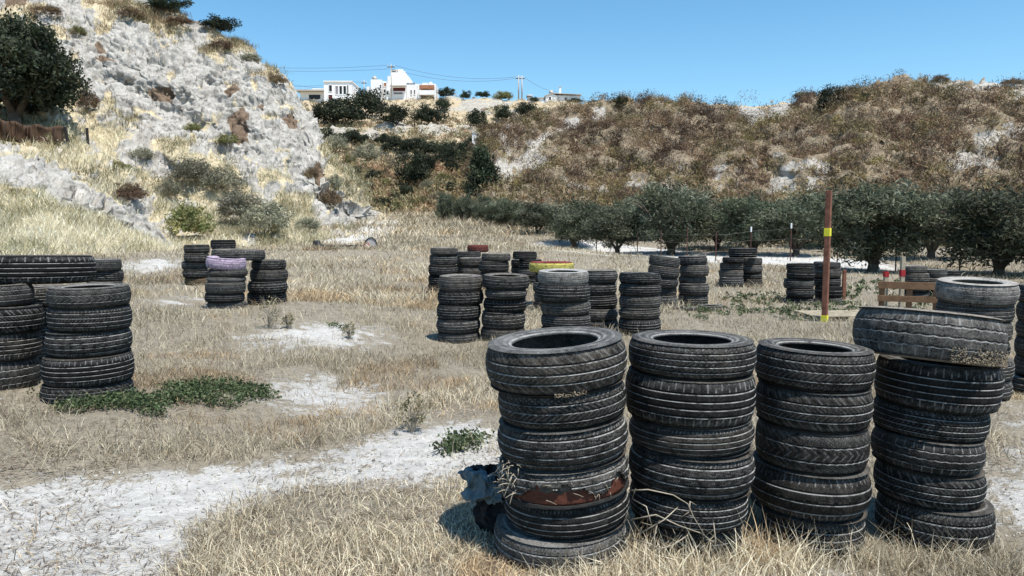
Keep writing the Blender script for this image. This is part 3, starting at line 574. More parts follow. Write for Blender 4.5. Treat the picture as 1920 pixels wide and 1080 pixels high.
bush('crest_bush', 'rocky_hill', 410, 40, 70, 30, BU[1], 'dark rounded bush standing on the hill crest')
b0 = on_hill('rocky_hill', 30, 236)
tree('evergreen_tree', 30, 236, b0.y, 16, 250, BIG, 'big dense dark evergreen tree on the slope at the left edge', 'tree', None, TRK[2], .02, base=b0)
# ------------------------------------------------------------------ tyres
def tread_mesh(seed, grooves, slots, slant, zig=0, NA=360, worn=1.0, blocks=0, hi=True, rnd=.045):
    zs = set(np.round(np.linspace(-.46, .46, 34 if hi else 15), 4))
    for g in grooves:
        for d in ((-.036, -.024, -.011, .011, .024, .036) if hi else (-.03, -.012, .012, .03)): zs.add(round(g + d, 4))
    zs = np.array(sorted(zs)); th = np.arange(NA) * 2 * PI / NA
    TH_, Z = np.meshgrid(th, zs)
    base = 1 - rnd * np.abs(Z / .4) ** (3.2 if rnd < .06 else 2.4) - .5 * np.clip(np.abs(Z) - .41, 0, 1) ** 1.15
    dep = np.zeros_like(Z); dust = np.zeros_like(Z); og = max(abs(g) for g in grooves)
    r = np.random.default_rng(seed)
    for g in grooves:
        zz = Z - g + (zig * np.abs(((TH_ * slots / 2 / PI) % 1) - .5) - zig / 4)
        inn = np.abs(zz) < .015; dep = np.where(inn, .024 * worn, dep)
        lip = np.clip(1 - np.abs(np.abs(zz + .0) - .024) / .013, 0, 1) * (zz < 0)     # chalky lower lip of the groove
        dust = np.maximum(dust, lip)
    if hi:
        ph = TH_ * slots / (2 * PI) + slant * Z * np.where(np.abs(Z) > og, 1, .6) * slots / 12
        sh = (ph % 1 < .26) & (np.abs(Z) > og + .03); dep = np.where(sh, np.maximum(dep, .014 * worn), dep)
        ed = (np.abs((ph % 1) - .30) < .06) & (np.abs(Z) > og + .03); dust = np.maximum(dust, ed * .55)
        if blocks:
            bl = ((TH_ * slots * blocks / (2 * PI) + 1.6 * np.sign(Z) * Z * slots / 12) % 1 < .2) & (np.abs(Z) < og - .02)
            dep = np.where(bl, np.maximum(dep, .010 * worn), dep); dust = np.maximum(dust, bl * .3)
    R = base - dep + (r.random(Z.shape) - .5) * .0012
    V = np.stack([R * np.cos(TH_), R * np.sin(TH_), Z], -1).reshape(-1, 3); nz = len(zs)
    ix = np.arange(nz * NA).reshape(nz, NA); nx = np.roll(ix, -1, 1)
    Q = np.stack([ix[:-1], nx[:-1], nx[1:], ix[1:]], -1).reshape(-1, 4)
    dust = np.maximum(dust, .22 * np.clip((np.abs(Z) - .30) / .08, 0, 1) * r.random(Z.shape)) if hi else dust  # dusty shoulders, with their sunlit brightness painted in as well
    return V, Q, dust.ravel()
SIDE = [(.955, .462), (.935, .478), (.915, .487), (.89, .494), (.86, .498), (.845, .498), (.84, .504), (.80, .505), (.795, .498), (.75, .492), (.71, .478), (.70, .482), (.68, .478), (.66, .462), (.638, .446), (.622, .44), (.612, .425), (.606, .40), (.612, .37), (.64, .36), (.70, .38), (.78, .41), (.86, .40), (.91, .34), (.93, .2), (.935, 0)]
def side_mesh(NA, sgn, seed=0):
    pr = np.array(SIDE); th = np.arange(NA) * 2 * PI / NA; k = len(pr)
    Rr = np.repeat(pr[:, :1], NA, 1); Z = np.repeat(pr[:, 1:] * sgn, NA, 1)
    # moulded ring of raised marks on the wall
    m = ((pr[:, 0] > .74) & (pr[:, 0] < .80))[:, None] & (pr[:, 1] > .45)[:, None] & (np.sin(th * 23) + np.sin(th * 51 + seed) > .5)[None]
    Z = Z + m * .006 * sgn
    V = np.stack([Rr * np.cos(th), Rr * np.sin(th), Z], -1).reshape(-1, 3)
    ix = np.arange(k * NA).reshape(k, NA); nx = np.roll(ix, -1, 1)
    Q = np.stack([ix[:-1], ix[1:], nx[1:], nx[:-1]], -1).reshape(-1, 4)
    if sgn < 0: Q = Q[:, ::-1]
    d = np.zeros((k, NA)); d[5:7] = .35; d[10:12] = .4; d[14:16] = .7
    return V, Q, d.ravel()
PAT = [([-.27, -.09, .09, .27], 70, .5, 0, 360, 1, 1), ([-.2, 0, .2], 64, 1.2, 0, 360, 1, 1), ([-.24, -.08, .08, .24], 54, .1, 0, 360, .8, 0), ([-.3, -.1, .1, .3], 84, -.8, 0, 360, 1, 2), ([-.22, .02, .24], 60, 1.8, .02, 360, 1, 1), ([-.26, -.05, .16], 48, .3, 0, 360, .6, 0), ([-.3, -.12, .06, .24], 96, .2, 0, 384, .45, 0), ([-.18, .18], 40, 2.2, .03, 360, 1.3, 1), ([-.22, .0, .22], 36, 0, .035, 360, .5, 0)]
TR = []
for i, (g, sl, sn, zg, NA, wn, bl) in enumerate(PAT):
    V, Q, d = tread_mesh(i, g, sl, sn, zg, NA, wn, bl, True, [.045, .06, .035, .075, .05, .11, .09, .04, .07][i]); TR.append(mkmesh('tyre_tread', V, Q, None, [M_TREAD], True, attr={'dust': d}))
SD = {s: mkmesh('tyre_sidewall', *side_mesh(120, s)[:2], None, [M_SIDE], True, attr={'dust': side_mesh(120, s)[2]}) for s in (1, -1)}
FARM = []
for i, g in enumerate([[-.24, 0, .24], [-.28, -.09, .09, .28], [-.16, .16]]):
    V, Q, d = tread_mesh(i, g, 60, 0, 0, 72, 1.2, 0, False); Vs, Qs, Ds, mi = [V], [Q], [d], [np.zeros(len(Q))]; n = len(V)
    for s in (1, -1):
        v2, q2, d2 = side_mesh(72, s); Vs.append(v2); Qs.append(q2 + n); Ds.append(d2); mi.append(np.ones(len(q2))); n += len(v2)
    FARM.append(mkmesh('tyre', np.concatenate(Vs), np.concatenate(Qs), None, [M_TREAD, M_SIDE], True, attr={'dust': np.concatenate(Ds)}, midx=np.concatenate(mi)))
def tyre(loc, R, Wd, label, group, hi=True, var=0, dusty=.5, paint=None, tilt=(0, 0), rz=None, side_paint=None, cat='tyre', name='tyre'):
    colr = (*paint, 1) if paint else (dusty, dusty, dusty, 0)
    rot = Euler((tilt[0], tilt[1], 0)).to_matrix() @ Euler((0, 0, random.uniform(0, 6.28) if rz is None else rz)).to_matrix()
    if not hi:
        o = link(name, FARM[var % 3], None, loc, rot.to_euler()); o.scale = (R, R, Wd); o.color = colr
        return tag(o, label, cat, group)
    t = empty(name, loc, label, cat, group); t.rotation_euler = rot.to_euler()
    a = link('tread', TR[var % 9], t); parts = [a]
    for s in (1, -1): parts.append(link('sidewall', SD[s], t))
    for p in parts: p.scale = (R, R, Wd); p.color = colr
    if side_paint: 
        for p in parts[1:]: p.color = (*side_paint, 1)
    return t
ORD = ['second', 'third', 'fourth', 'fifth', 'sixth']
# particular tyres: (stack, index) -> dict(tilt=(pitch, roll) degrees, look, paint, ...)
SP = {('A', 0): dict(tilt=(2, -4.5), rz=0, look='wide tyre tilted down to one side', dusty=.75, var=1), ('A', 1): dict(tilt=(1, -5), dusty=.5, var=4), ('A', 2): dict(tilt=(1, -5), dusty=.5, var=3), ('A', 4): dict(tilt=(1, -4), dusty=.45, var=6), ('A', 5): dict(tilt=(2, -2), dusty=1., var=4, look='grey dusty tyre'),
      ('B', 0): dict(tilt=(0, .5), dusty=.6, var=0), ('B', 1): dict(tilt=(0, 1), dusty=.45, var=2), ('B', 2): dict(tilt=(0, -1), dusty=.7, var=6), ('B', 3): dict(tilt=(0, 2), dusty=.5, var=3), ('B', 4): dict(tilt=(0, 2), dusty=.35, var=0), ('B', 5): dict(tilt=(0, 1), dusty=.35, var=7),
      ('C', 0): dict(tilt=(0, 2), dusty=.5, var=4), ('C', 1): dict(tilt=(0, 1), dusty=.45, var=1), ('C', 2): dict(tilt=(0, 1), dusty=.5, var=7, look='tyre with a deep block tread'), ('C', 3): dict(tilt=(0, 1.5), dusty=.55, var=5, look='smooth worn tyre with tan shoulder'), ('C', 4): dict(tilt=(0, 0), dusty=.45, var=0),
      ('D', 0): dict(tilt=(-5.5, 6.5), dusty=1.3, var=8, rz=0, look='huge muddy tilted tyre'), ('D', 1): dict(tilt=(0, 3), dusty=.4, var=2), ('D', 2): dict(tilt=(0, 3), dusty=.35, var=0), ('D', 3): dict(tilt=(0, 3), dusty=.6, var=8, look='tyre with chalky blocks on its shoulder'), ('D', 4): dict(tilt=(0, 2), dusty=.4, var=1), ('D', 5): dict(tilt=(0, 2), dusty=.4, var=4),
      ('E', 0): dict(tilt=(3.5, 0), dusty=1.65, look='pale dusty tyre', var=8), ('E', 1): dict(dusty=.6, var=0), ('H', 0): dict(dusty=.8, var=7, look='grey narrow tyre', tilt=(1, 0)), ('H', 1): dict(var=0, dusty=.35), ('H', 2): dict(var=3, dusty=.5), ('H', 3): dict(var=2, dusty=.35), ('H', 4): dict(var=1, dusty=.4),
      ('N', 0): dict(paint=(.5, .39, .5), look='lilac painted tyre', tilt=(0, 5), var=1), ('N', 2): dict(dusty=1.2, look='thin dusty tyre'), ('Q', 3): dict(), ('R', 0): dict(dusty=.9), ('Y', 0): dict(dusty=1., tilt=(1, 0)), ('Y', 3): dict(dusty=.9), ('Y', 4): dict(dusty=.9),
      ('Z', 0): dict(tilt=(2, 1.5), dusty=.5), ('Z', 1): dict(dusty=.9), ('a', 0): dict(tilt=(2, 0), dusty=1.75, look='chalk white dusty tyre'), ('a', 2): dict(dusty=.9, tilt=(0, -2)), ('b', 0): dict(dusty=1.), ('c', 3): dict(dusty=.9), ('c', 2): dict(dusty=.8), ('e', 0): dict(tilt=(0, 7)), ('e', 1): dict(tilt=(0, 6)), ('e', 2): dict(tilt=(0, 5)), ('e', 3): dict(tilt=(0, 4)),
      ('f', 2): dict(dusty=1.), ('g', 2): dict(dusty=1.2), ('V', 0): dict(dusty=.1, look='dark square-edged tyre'), ('K', 4): dict(dusty=1., paint=(.12, .085, .05), look='brown dirt covered tyre')}
TY = {}
for k, (d, ys, tt, desc, lv) in ST.items():
    n = len(tt); zs = [P(tt[min(i, n - 1)][0], y, tangent(*tt[min(i, n - 1)], d)[2])[2] for i, y in enumerate(ys)]
    # keep the stack standing on the ground that was laid through its foot
    gx = tangent(*tt[-1], d)[0]; off = float(hgt(gx, d)) - .015 - zs[-1]
    zs = [z + off * (i / n) ** 2 for i, z in enumerate(zs)]
    for i, (cx, w) in enumerate(tt):
        if (k, i) == ('A', 3): low = (zs, d); continue
        o = SP.get((k, i), {}); x, R, yn = tangent(cx, w, d, (ys[i] + ys[i + 1]) / 2); Wd = (zs[i] - zs[i + 1])
        if (k, i) == ('D', 0): Wd *= 1.0
        tl = o.get('tilt', (random.uniform(-.8, .8), random.uniform(-1.2, 1.2)))
        pos = 'topmost' if i == 0 else 'lowest visible' if i == n - 1 else ORD[i - 1] + ' from top'
        lab = f"{o.get('look', 'black tyre')}, {pos} in the {desc}" if i else f"{o.get('look', 'black tyre')} topping the {desc}"
        if k == 'N' and i == 0: lab = 'lilac painted tyre topping the stack by the spanning truck tyre'
        if k == 'D' and i == 0: lab = 'huge muddy tilted tyre capping the rightmost front stack'
        if k == 'a' and i == 0: lab = 'chalk white dusty tyre topping a front stack of the middle cluster'
        if k == 'V' and i == 0: lab = 'dark square-edged tyre on a rear stack left of the yellow tyre'
        lab = ' '.join(lab.split()[:16])
        TY[k, i] = tyre((x, d + random.uniform(-.012, .012) * d / 4, (zs[i] + zs[i + 1]) / 2), R, Wd * 1.0, lab, 'tyres piled in stacks', lv > 0, o.get('var', random.randrange(9)), o.get('dusty', random.choice([.15, .3, .45, .6, .8, 1.1])), o.get('paint'), (math.radians(tl[0]), math.radians(tl[1])), o.get('rz'))
def lone(px, ytop, ybot, w, d, label, R=None, **kw):
    x, R, yn = tangent(px, w, d, (ytop + ybot) / 2); z0, z1 = P(px, ybot, yn)[2], P(px, ytop, yn)[2]
    return tyre((x, d, (z0 + z1) / 2), R, z1 - z0, label, 'tyres piled in stacks', **kw)
lone(58, 482, 537, 246, 6.15, 'big black truck tyre lying on top of the stack at the left edge', hi=True, var=2, dusty=.25, tilt=(-.035, 0))
lone(447, 469, 488.5, 102, 12.1, 'big truck tyre spanning two stacks behind the lilac tyre', hi=True, var=2, dusty=.7, tilt=(0, .03))
lone(896, 460, 473, 40, 18.6, 'small red brown tyre on top of the rear stacks', hi=False, paint=(.16, .045, .035))
t = lone(1034, 493, 512.5, 84, 14.8, 'large yellow painted tyre with a red painted upper side', hi=True, var=2, paint=(.55, .48, .12), side_paint=(.22, .035, .03))
lone(1393, 466, 483, 55, 19.5, 'tyre bridging the tops of two stacks near the fence', hi=False, dusty=.25)
lone(1281, 578, 589, 52, 13.7, 'flat half sunk tyre at the foot of the upright pair', hi=False, dusty=.7)
lone(1333, 575, 587, 52, 13.9, 'flat tyre in the grass right of the upright pair', hi=False, dusty=.7, var=1)
# ---- the torn rusty tyre of the front stack
zs, d = low; xt_, R, yn = tangent(1056, 247, d, 920); zc = (zs[3] + zs[4]) / 2; W4 = zs[3] - zs[4]
M_RUST = simple('rust_brown_casing', (.085, .028, .017), .6, .35, 14, 0, .3); M_FRAY = simple('frayed_rubber', (.085, .07, .055), .95, .8, 16, 0, 1.)
M_BLK = simple('dark_rubber', (.022, .021, .02), .8, .4, 12)
t = empty('torn_tyre', (xt_, d, zc), 'torn tyre with rust red casing showing, fourth in the front stack', 'tyre', 'tyres piled in stacks'); t.rotation_euler = (0, math.radians(-5), 0)
NA = 240; th = np.arange(NA) * 2 * PI / NA
def band(name, zt, zb, rt, rb, mat, rough=0.0, seed=0, rows=8, thick=.03):
    r = np.random.default_rng(seed); V = []
    for k2 in range(rows):
        f = k2 / (rows - 1); z = zt + (zb - zt) * f; rad = rt + (rb - rt) * f + (fbm(xyz(np.cos(th) * 9, np.sin(th) * 9, k2 * .8 + seed), 4) - .5) * rough
        V.append(np.stack([rad * np.cos(th), rad * np.sin(th), z + 0 * th], -1))
    z = zb; V.append(np.stack([(rb - thick) * np.cos(th), (rb - thick) * np.sin(th), z + 0 * th], -1)); z = zt; V.append(np.stack([(rt - thick) * np.cos(th), (rt - thick) * np.sin(th), z + 0 * th], -1))
    if name == 'torn_tread':
        for k2 in range(rows):
            rd = 1 - .06 * max(0, 1 - k2 / 2.5) ** 1.5 - .022 * ((np.arange(NA) % 5) < 2) * (k2 < 6); V[k2][:, :2] *= rd[:, None] if hasattr(rd, '__len__') else rd
    V = np.array(V); k2 = len(V); ix = np.arange(k2 * NA).reshape(k2, NA); nx = np.roll(ix, -1, 1); nxt = np.roll(np.arange(k2), -1)
    Q = np.stack([ix, ix[nxt], nx[nxt], nx], -1).reshape(-1, 4)
    o = link(name, mkmesh(name, V.reshape(-1, 3), Q, None, [mat], True), t); o.scale = (R, R, W4); return o
fr = (np.sin(th * 3 + 1.2) * .5 + fbm(xyz(np.cos(th) * 4, np.sin(th) * 4, 3), 4) - .5)
front = np.exp(-((((th - 4.5 + PI) % (2 * PI)) - PI) / .6) ** 2) + .75 * np.exp(-((th - 5.62) / .22) ** 2)         # where the tread is torn away, facing the camera
band('exposed_casing', .32 + 0 * th, -.46 + 0 * th, .925, .945, M_RUST, .014, 2)
V, Q, dd_ = tread_mesh(3, [-.3, -.1, .1, .3], 84, -.8, 0, 480, 1, 2, True, .075); fc = V[Q].mean(1); fa = np.arctan2(fc[:, 1], fc[:, 0]) % (2 * PI)
gap = np.exp(-((((fa - 4.5 + PI) % (2 * PI)) - PI) / .62) ** 2) * .95 + .8 * np.exp(-((fa - 5.6) / .26) ** 2)
cut = -.5 + .62 * np.clip(gap * 1.25, 0, 1.05) + (fbm(xyz(np.cos(fa) * 12, np.sin(fa) * 12, 4), 4) - .5) * .3 + (fbm(xyz(np.cos(fa) * 50, np.sin(fa) * 50, 7), 2) - .5) * .12
cut = np.where(gap < .08, -1, cut); Qk = Q[fc[:, 2] > cut]
Vt = V.copy(); va = np.arctan2(V[:, 1], V[:, 0]); rag_ = 1 + (fbm(xyz(np.cos(va) * 14, np.sin(va) * 14, V[:, 2] * 5), 4) - .5) * .05; Vt[:, :2] *= rag_[:, None]
o = link('torn_tread', mkmesh('torn_tread', Vt, Qk, None, [M_TREAD], True, attr={'dust': dd_}), t); o.scale = (R, R, W4); o.color = (1.05, 1.05, 1.05, 0); md = o.modifiers.new('thick', 'SOLIDIFY'); md.thickness = .03; md.offset = -1
band('lower_lip', -.36 + .04 * np.sin(th * 2) - .08 * front, -.5 + 0 * th, .975, .985, M_BLK, .012, 8)
for s in (1, -1):
    o = link('sidewall', SD[s], t); o.scale = (R, R, W4); o.color = (.6, .6, .6, 0)
sc = MB()
for k2 in range(26):                                                         # frayed strands and scratches of cord on the torn edge
    a = random.uniform(3.3, 5.6); rr_ = R * .985; z = random.uniform(-.3, .25) * W4
    p = Vector((math.cos(a) * rr_, math.sin(a) * rr_, z)); q = p + Vector((random.uniform(-.05, .05), -random.uniform(.0, .012), random.uniform(-.03, .02)))
    sc.tube([p, (p + q) / 2 + Vector((0, -.006, .004)), q], [.0012, .001, .0006], 4)
sc.build('frayed_cord', M_TWIG, t)
# ---- mud clinging to two of the tyres
def clods(parent, R_, Wd, a0, a1, z0, z1, n, s0, s1, mat, name='dried_mud'):
    Vs = []; Qs = []; k_ = 0; base = np.array([(1, 0, 0), (-1, 0, 0), (0, 1, 0), (0, -1, 0), (0, 0, 1), (0, 0, -1)], float); T = np.array([(0, 2, 4), (2, 1, 4), (1, 3, 4), (3, 0, 4), (2, 0, 5), (1, 2, 5), (3, 1, 5), (0, 3, 5)])
    r = np.random.default_rng(n)
    for _ in range(n):
        a = r.uniform(a0, a1); z = r.triangular(z0, z0, z1) * Wd; s = r.uniform(s0, s1) * r.uniform(.4, 1)
        Vs.append(base * s * r.uniform(.5, 1.2, (6, 3)) + np.array([math.cos(a) * R_ * 1.0, math.sin(a) * R_ * 1.0, z])); Qs.append(T + k_); k_ += 6
    link(name, mkmesh(name, np.concatenate(Vs), None, np.concatenate(Qs), [mat], False), parent)
M_MUD = simple('dried_mud', (.22, .18, .128), .95, .5, 30, 0, .6)
R0 = tangent(1745, 293, 3.8)[1]
clods(TY['D', 0], R0, .25, 4.5, 5.95, -.46, -.14, 700, .003, .009, M_MUD)
clods(TY['A', 0], tangent(1043, 266, 3.43)[1] * .99, .21, 4.6, 5.05, -.46, -.36, 90, .003, .009, M_MUD)
# ---- teal cloth bundle stuffed behind the torn tyre
def lumpy(pts, rads, seed, mat, name, parent=None, amp=.35, n=64, m=90):
    """crumpled cloth roll: a sleeve round the given spine, flattened and pleated with sharp creases"""
    pts = np.array(pts, float); s = np.linspace(0, len(pts) - 1, m); C = np.stack([np.interp(s, np.arange(len(pts)), pts[:, i]) for i in range(3)], -1); Rd = np.interp(s, np.arange(len(pts)), rads)
    for _ in range(6): C[1:-1] = (C[:-2] + C[1:-1] * 2 + C[2:]) / 4
    D = unit(np.gradient(C, axis=0)); A = unit(np.cross(D, [0.3, 1, .2])); B = np.cross(D, A); a = np.arange(n) * 2 * PI / n
    V = C[:, None] + Rd[:, None, None] * (A[:, None] * np.cos(a)[None, :, None] * 1.1 + B[:, None] * np.sin(a)[None, :, None] * .75)
    q = V * np.array([14, 14, 22]) + seed; q = q + (fbm(V * 9 + seed, 2)[..., None] - .5) * 3
    cr = 1 - np.abs(2 * vn(q) - 1); cr2 = 1 - np.abs(2 * vn(q * 2.3 + 9) - 1); lob = fbm(V * 8 + seed * 3, 2) - .5
    f = amp * (.9 * lob + .5 * (cr ** 2 - .4) + .28 * (cr2 ** 2 - .4)); f = f * np.clip(Rd / max(Rd), .2, 1)[:, None]
    V = V + (V - C[:, None]) * f[..., None]; ix = np.arange(m * n).reshape(m, n); nx = np.roll(ix, -1, 1)
    Q = np.stack([ix[:-1], nx[:-1], nx[1:], ix[1:]], -1).reshape(-1, 4)
    V = np.concatenate([V.reshape(-1, 3), C[:1], C[-1:]]); Tt = [(m * n, nx[0, k], ix[0, k]) for k in range(n)] + [(m * n + 1, ix[-1, k], nx[-1, k]) for k in range(n)]
    return link(name, mkmesh(name, V, Q, np.array(Tt), [mat], True), parent)
M_TEAL = simple('teal_cloth', (.1, .135, .15), .95, .55, 18, 0, .5); M_DARKC = simple('dark_cloth', (.016, .017, .02), .9, .5, 14, 0, .8)
t = empty('cloth_bundle', P(900, 985, 3.62), 'teal and black cloth bundle hanging out beside the torn tyre', 'cloth')
bx = Vector(t.location)
def lp(px, py, Y): return tuple(Vector(P(px, py, Y)) - bx)
def rag(c4, Y4, bulge, seed, mat, name, n=70):
    """a crumpled hanging rag between four photo corners (top left, top right, bottom right, bottom left)"""
    K = [np.array(lp(*p, y)) for p, y in zip(c4, Y4)]; u, v = np.meshgrid(np.linspace(0, 1, n), np.linspace(0, 1, n)); U, W_ = u[..., None], v[..., None]
    B = K[0] * (1 - U) * (1 - W_) + K[1] * U * (1 - W_) + K[2] * U * W_ + K[3] * (1 - U) * W_
    q = B * 13 + seed; q = q + (fbm(B * 7 + seed, 2)[..., None] - .5) * 2.5; c1 = 1 - np.abs(2 * vn(q) - 1); c2 = 1 - np.abs(2 * vn(q * 2.4 + 5) - 1)
    e = np.sin(PI * u) ** .5 * np.sin(PI * np.clip(v, 0, 1)) ** .4
    B[..., 1] -= bulge * e + .05 * (c1 ** 1.5 - .4) + .022 * (c2 ** 1.5 - .4); B[..., 0] += .02 * np.sin(v * 9 + seed) * (1 - e) + (fbm(B * 22 + 3 + seed, 3) - .5) * .05; B[..., 2] += (fbm(B * 18 + seed, 3) - .5) * .06 * (1 - .5 * e)
    ix = np.arange(n * n).reshape(n, n); Q = np.stack([ix[:-1, :-1], ix[1:, :-1], ix[1:, 1:], ix[:-1, 1:]], -1).reshape(-1, 4)
    keep = (fbm(xyz(u[:-1, :-1] * 9, v[:-1, :-1] * 9, seed), 3) + .9 * np.minimum(np.minimum(u, 1 - u), np.minimum(v, 1 - v) + .02)[:-1, :-1] * 4 > .5).ravel()
    o = link(name, mkmesh(name, B.reshape(-1, 3), Q[keep], None, [mat], True), t); md = o.modifiers.new('thick', 'SOLIDIFY'); md.thickness = .005; return o
rag([(874, 872), (934, 884), (948, 945), (872, 932)], [3.68, 3.56, 3.47, 3.62], .06, 3, M_TEAL, 'teal_rag'); rag([(868, 880), (910, 876), (922, 925), (876, 922)], [3.72, 3.66, 3.6, 3.66], .04, 9, M_TEAL, 'teal_rag')
rag([(892, 912), (950, 930), (934, 1004), (896, 990)], [3.62, 3.5, 3.56, 3.62], .04, 6, M_DARKC, 'dark_rag'); rag([(885, 868), (940, 872), (938, 905), (890, 895)], [3.7, 3.6, 3.55, 3.64], .02, 15, M_DARKC, 'dark_rag')
fb = MB(); r = random.Random(9)
for _ in range(42):                                                          # straw coloured fibres bursting from the torn edge
    a = Vector(P(r.uniform(930, 972), r.uniform(872, 935), 3.43 - .24)); a.y = 3.43 - .30 * math.sqrt(max(.05, 1 - ((a.x - .235) / .305) ** 2)) - .01; a -= bx
    e = a + Vector((r.uniform(-.05, .02), r.uniform(-.04, -.005), r.uniform(-.045, .02))); fb.tube([a, (a + e) / 2 + Vector((0, -.01, .008)), e], [.0024, .0018, .0008], 4)
fb.build('straw_fibre', M_TWIG, t)

# ------------------------------------------------------------------ posts, pallets, fence, stand
M_REDW = simple('weathered_red_wood', (.2, .085, .055), .85, .45, 9, 0, .4); M_YEL = simple('yellow_tape', (.75, .68, .05), .6, .12, 12)
M_PALW = simple('pallet_wood', (.175, .1, .056), .85, .4, 7, 0, .4); M_PALP = simple('bleached_wood', (.34, .29, .21), .9, .35, 8, 0, .4)
M_RED = simple('red_tape', (.33, .025, .028), .6, .2, 12); M_STEEL = simple('rusty_steel', (.1, .05, .04), .8, .5, 12, .2); M_WHITEP = simple('white_cap', (.75, .75, .73), .7, .1, 9)
M_WIRE = simple('fence_wire', (.12, .11, .1), .7, .3, 9, .3)
b = P(1546, 603, 11.95); b[2] = hgt(b[0], b[1]) - .25
t = empty('marker_post', b, 'tall red brown wooden post with two yellow bands', 'post', None, math.radians(52)); zt = P(1555, 357, 11.95)[2] - b[2]
zy = [P(1550, y, 11.9)[2] - b[2] for y in (443, 428, 604, 592)]
MB().box(-.042, .042, -.042, .042, 0, zt).build('post_beam', M_REDW, t, bevel=.006)
MB().box(-.046, .046, -.046, .046, zy[0], zy[1]).build('yellow_band', M_YEL, t, bevel=.003); MB().box(-.046, .046, -.046, .046, zy[2], zy[3]).build('yellow_band', M_YEL, t, bevel=.003)
for px, y0, y1, yb, Y, lb, mb_ in [(1690, 481, 556, (506, 518), 13.2, 'pale wooden stake with a red band behind the upright pallet', M_PALP), (1659.5, 509, 556, (509, 519), 13.4, 'short wooden stake with a red tip behind the upright pallet', M_PALP), (1582, 506, 546, (509, 518), 16.4, 'thin reddish stake right of the stack behind the post', M_REDW)]:
    q = P(px, y1, Y); g = float(hgt(q[0], Y)) - .15; t = empty('banded_stake', (q[0], Y, g), lb, 'stake')
    a, b1, b2 = (P(px, y, Y)[2] - g for y in (y0, yb[1], yb[0])); w = .034
    MB().box(-w, w, -w, w, 0, a).build('stake_body', mb_, t, bevel=.005); px == 1582 or MB().box(-w - .004, w + .004, -w - .004, w + .004, b1, min(b2, a + .004)).build('red_band', M_RED, t)
# upright pallet
q0, q1 = P(1644, 588, 12.6), P(1763, 590, 12.2); z0 = float(hgt(q0[0], 12.4)); t = empty('upright_pallet', (q0[0], 12.6, z0), 'brown wooden pallet standing on its edge beside the pale topped stack', 'pallet', None, math.atan2(q1[1] - q0[1], q1[0] - q0[0]))
wd = math.hypot(q1[0] - q0[0], q1[1] - q0[1]); hh = P(1700, 529, 12.4)[2] - z0
for f0, f1 in ((.80, 1.), (.44, .61), (.02, .22)):
    MB().box(0, wd, -.014, .012, hh * f0, hh * f1).build('board', M_PALW, t, bevel=.003)
for x in (.02, wd * .46, wd - .11):
    MB().box(x, x + .09, .014, .10, .0, hh * .99).build('bearer', M_PALW, t, bevel=.003)
for f0 in (.84, .04): MB().box(.01, wd - .01, .102, .124, hh * f0, hh * (f0 + .15)).build('back_board', M_PALW, t, bevel=.003)
# low pallet lying behind the marker post
q = P(1575, 598, 12.5); z0 = float(hgt(q[0], 12.5)); t = empty('low_pallet', (q[0], 12.5, z0), 'bleached pallet lying flat in the grass behind the red post', 'pallet', None, .04)
for i in range(6): MB().box(-.62, .62, -.42 + i * .15, -.335 + i * .15, .088, .106).build('deck_board', M_PALP, t, bevel=.003)
for y in (-.42, -.04, .33):
    for x in (-.6, -.07, .46): MB().box(x, x + .14, y, y + .1, .0, .086).build('block', M_PALP, t, bevel=.003)
# stake fence before the olive grove
t = empty('stake_fence', P(1239, 484, 36.7), 'thin rusty stake fence with wires along the olive grove', 'fence'); o3 = Vector(t.location); tops = []
for px, y0, y1, Y, cap in [(983, 428, 455, 58, 0), (1030, 424, 456, 54, 0), (1057, 420, 462, 50, 0), (1084, 424, 458, 47, 0), (1118, 425, 475, 42.5, 0), (1156, 428, 460, 44, 0), (1195, 440, 481, 39, 0), (1239, 432, 484, 36.7, 0), (1288, 426, 470, 37, 0), (1342, 434, 497, 33, 0), (1407, 426, 488, 34.5, 1), (1482, 419, 489, 33.5, 1), (1570, 417, 494, 30, 0), (1680, 415, 508, 27, 0), (1800, 410, 515, 25, 0), (1940, 405, 525, 23, 0), (2120, 398, 540, 20, 0)]:
    x = (px - 960) / F * Y; g = float(hgt(x, Y)); zt = P(px, y0, Y)[2]
    p = Vector((x, Y, g - .2)) - o3; q = Vector((x, Y, zt)) - o3
    pt = MB().tube([p, q], .026, 6).build('fence_stake', M_STEEL, t)
    if cap: MB().tube([q - Vector((0, 0, .22)), q + Vector((0, 0, .02))], .04, 6).build('white_cap', M_WHITEP, pt); pt['label'] = 'rusty stake with a white painted tip'
    if not 1280 < px < 1300 and px != 1156 and px != 1084: tops.append((q, zt - g))
w = MB()
for f in (.12, .4, .68):
    for (q, h1), (r_, h2) in zip(tops[:-1], tops[1:]):
        a, b_ = q - Vector((0, 0, h1 * f)), r_ - Vector((0, 0, h2 * f)); w.tube([a, (a + b_) / 2 - Vector((0, 0, .04)), b_], .006, 4, False)
w.build('fence_wire', M_WIRE, t)
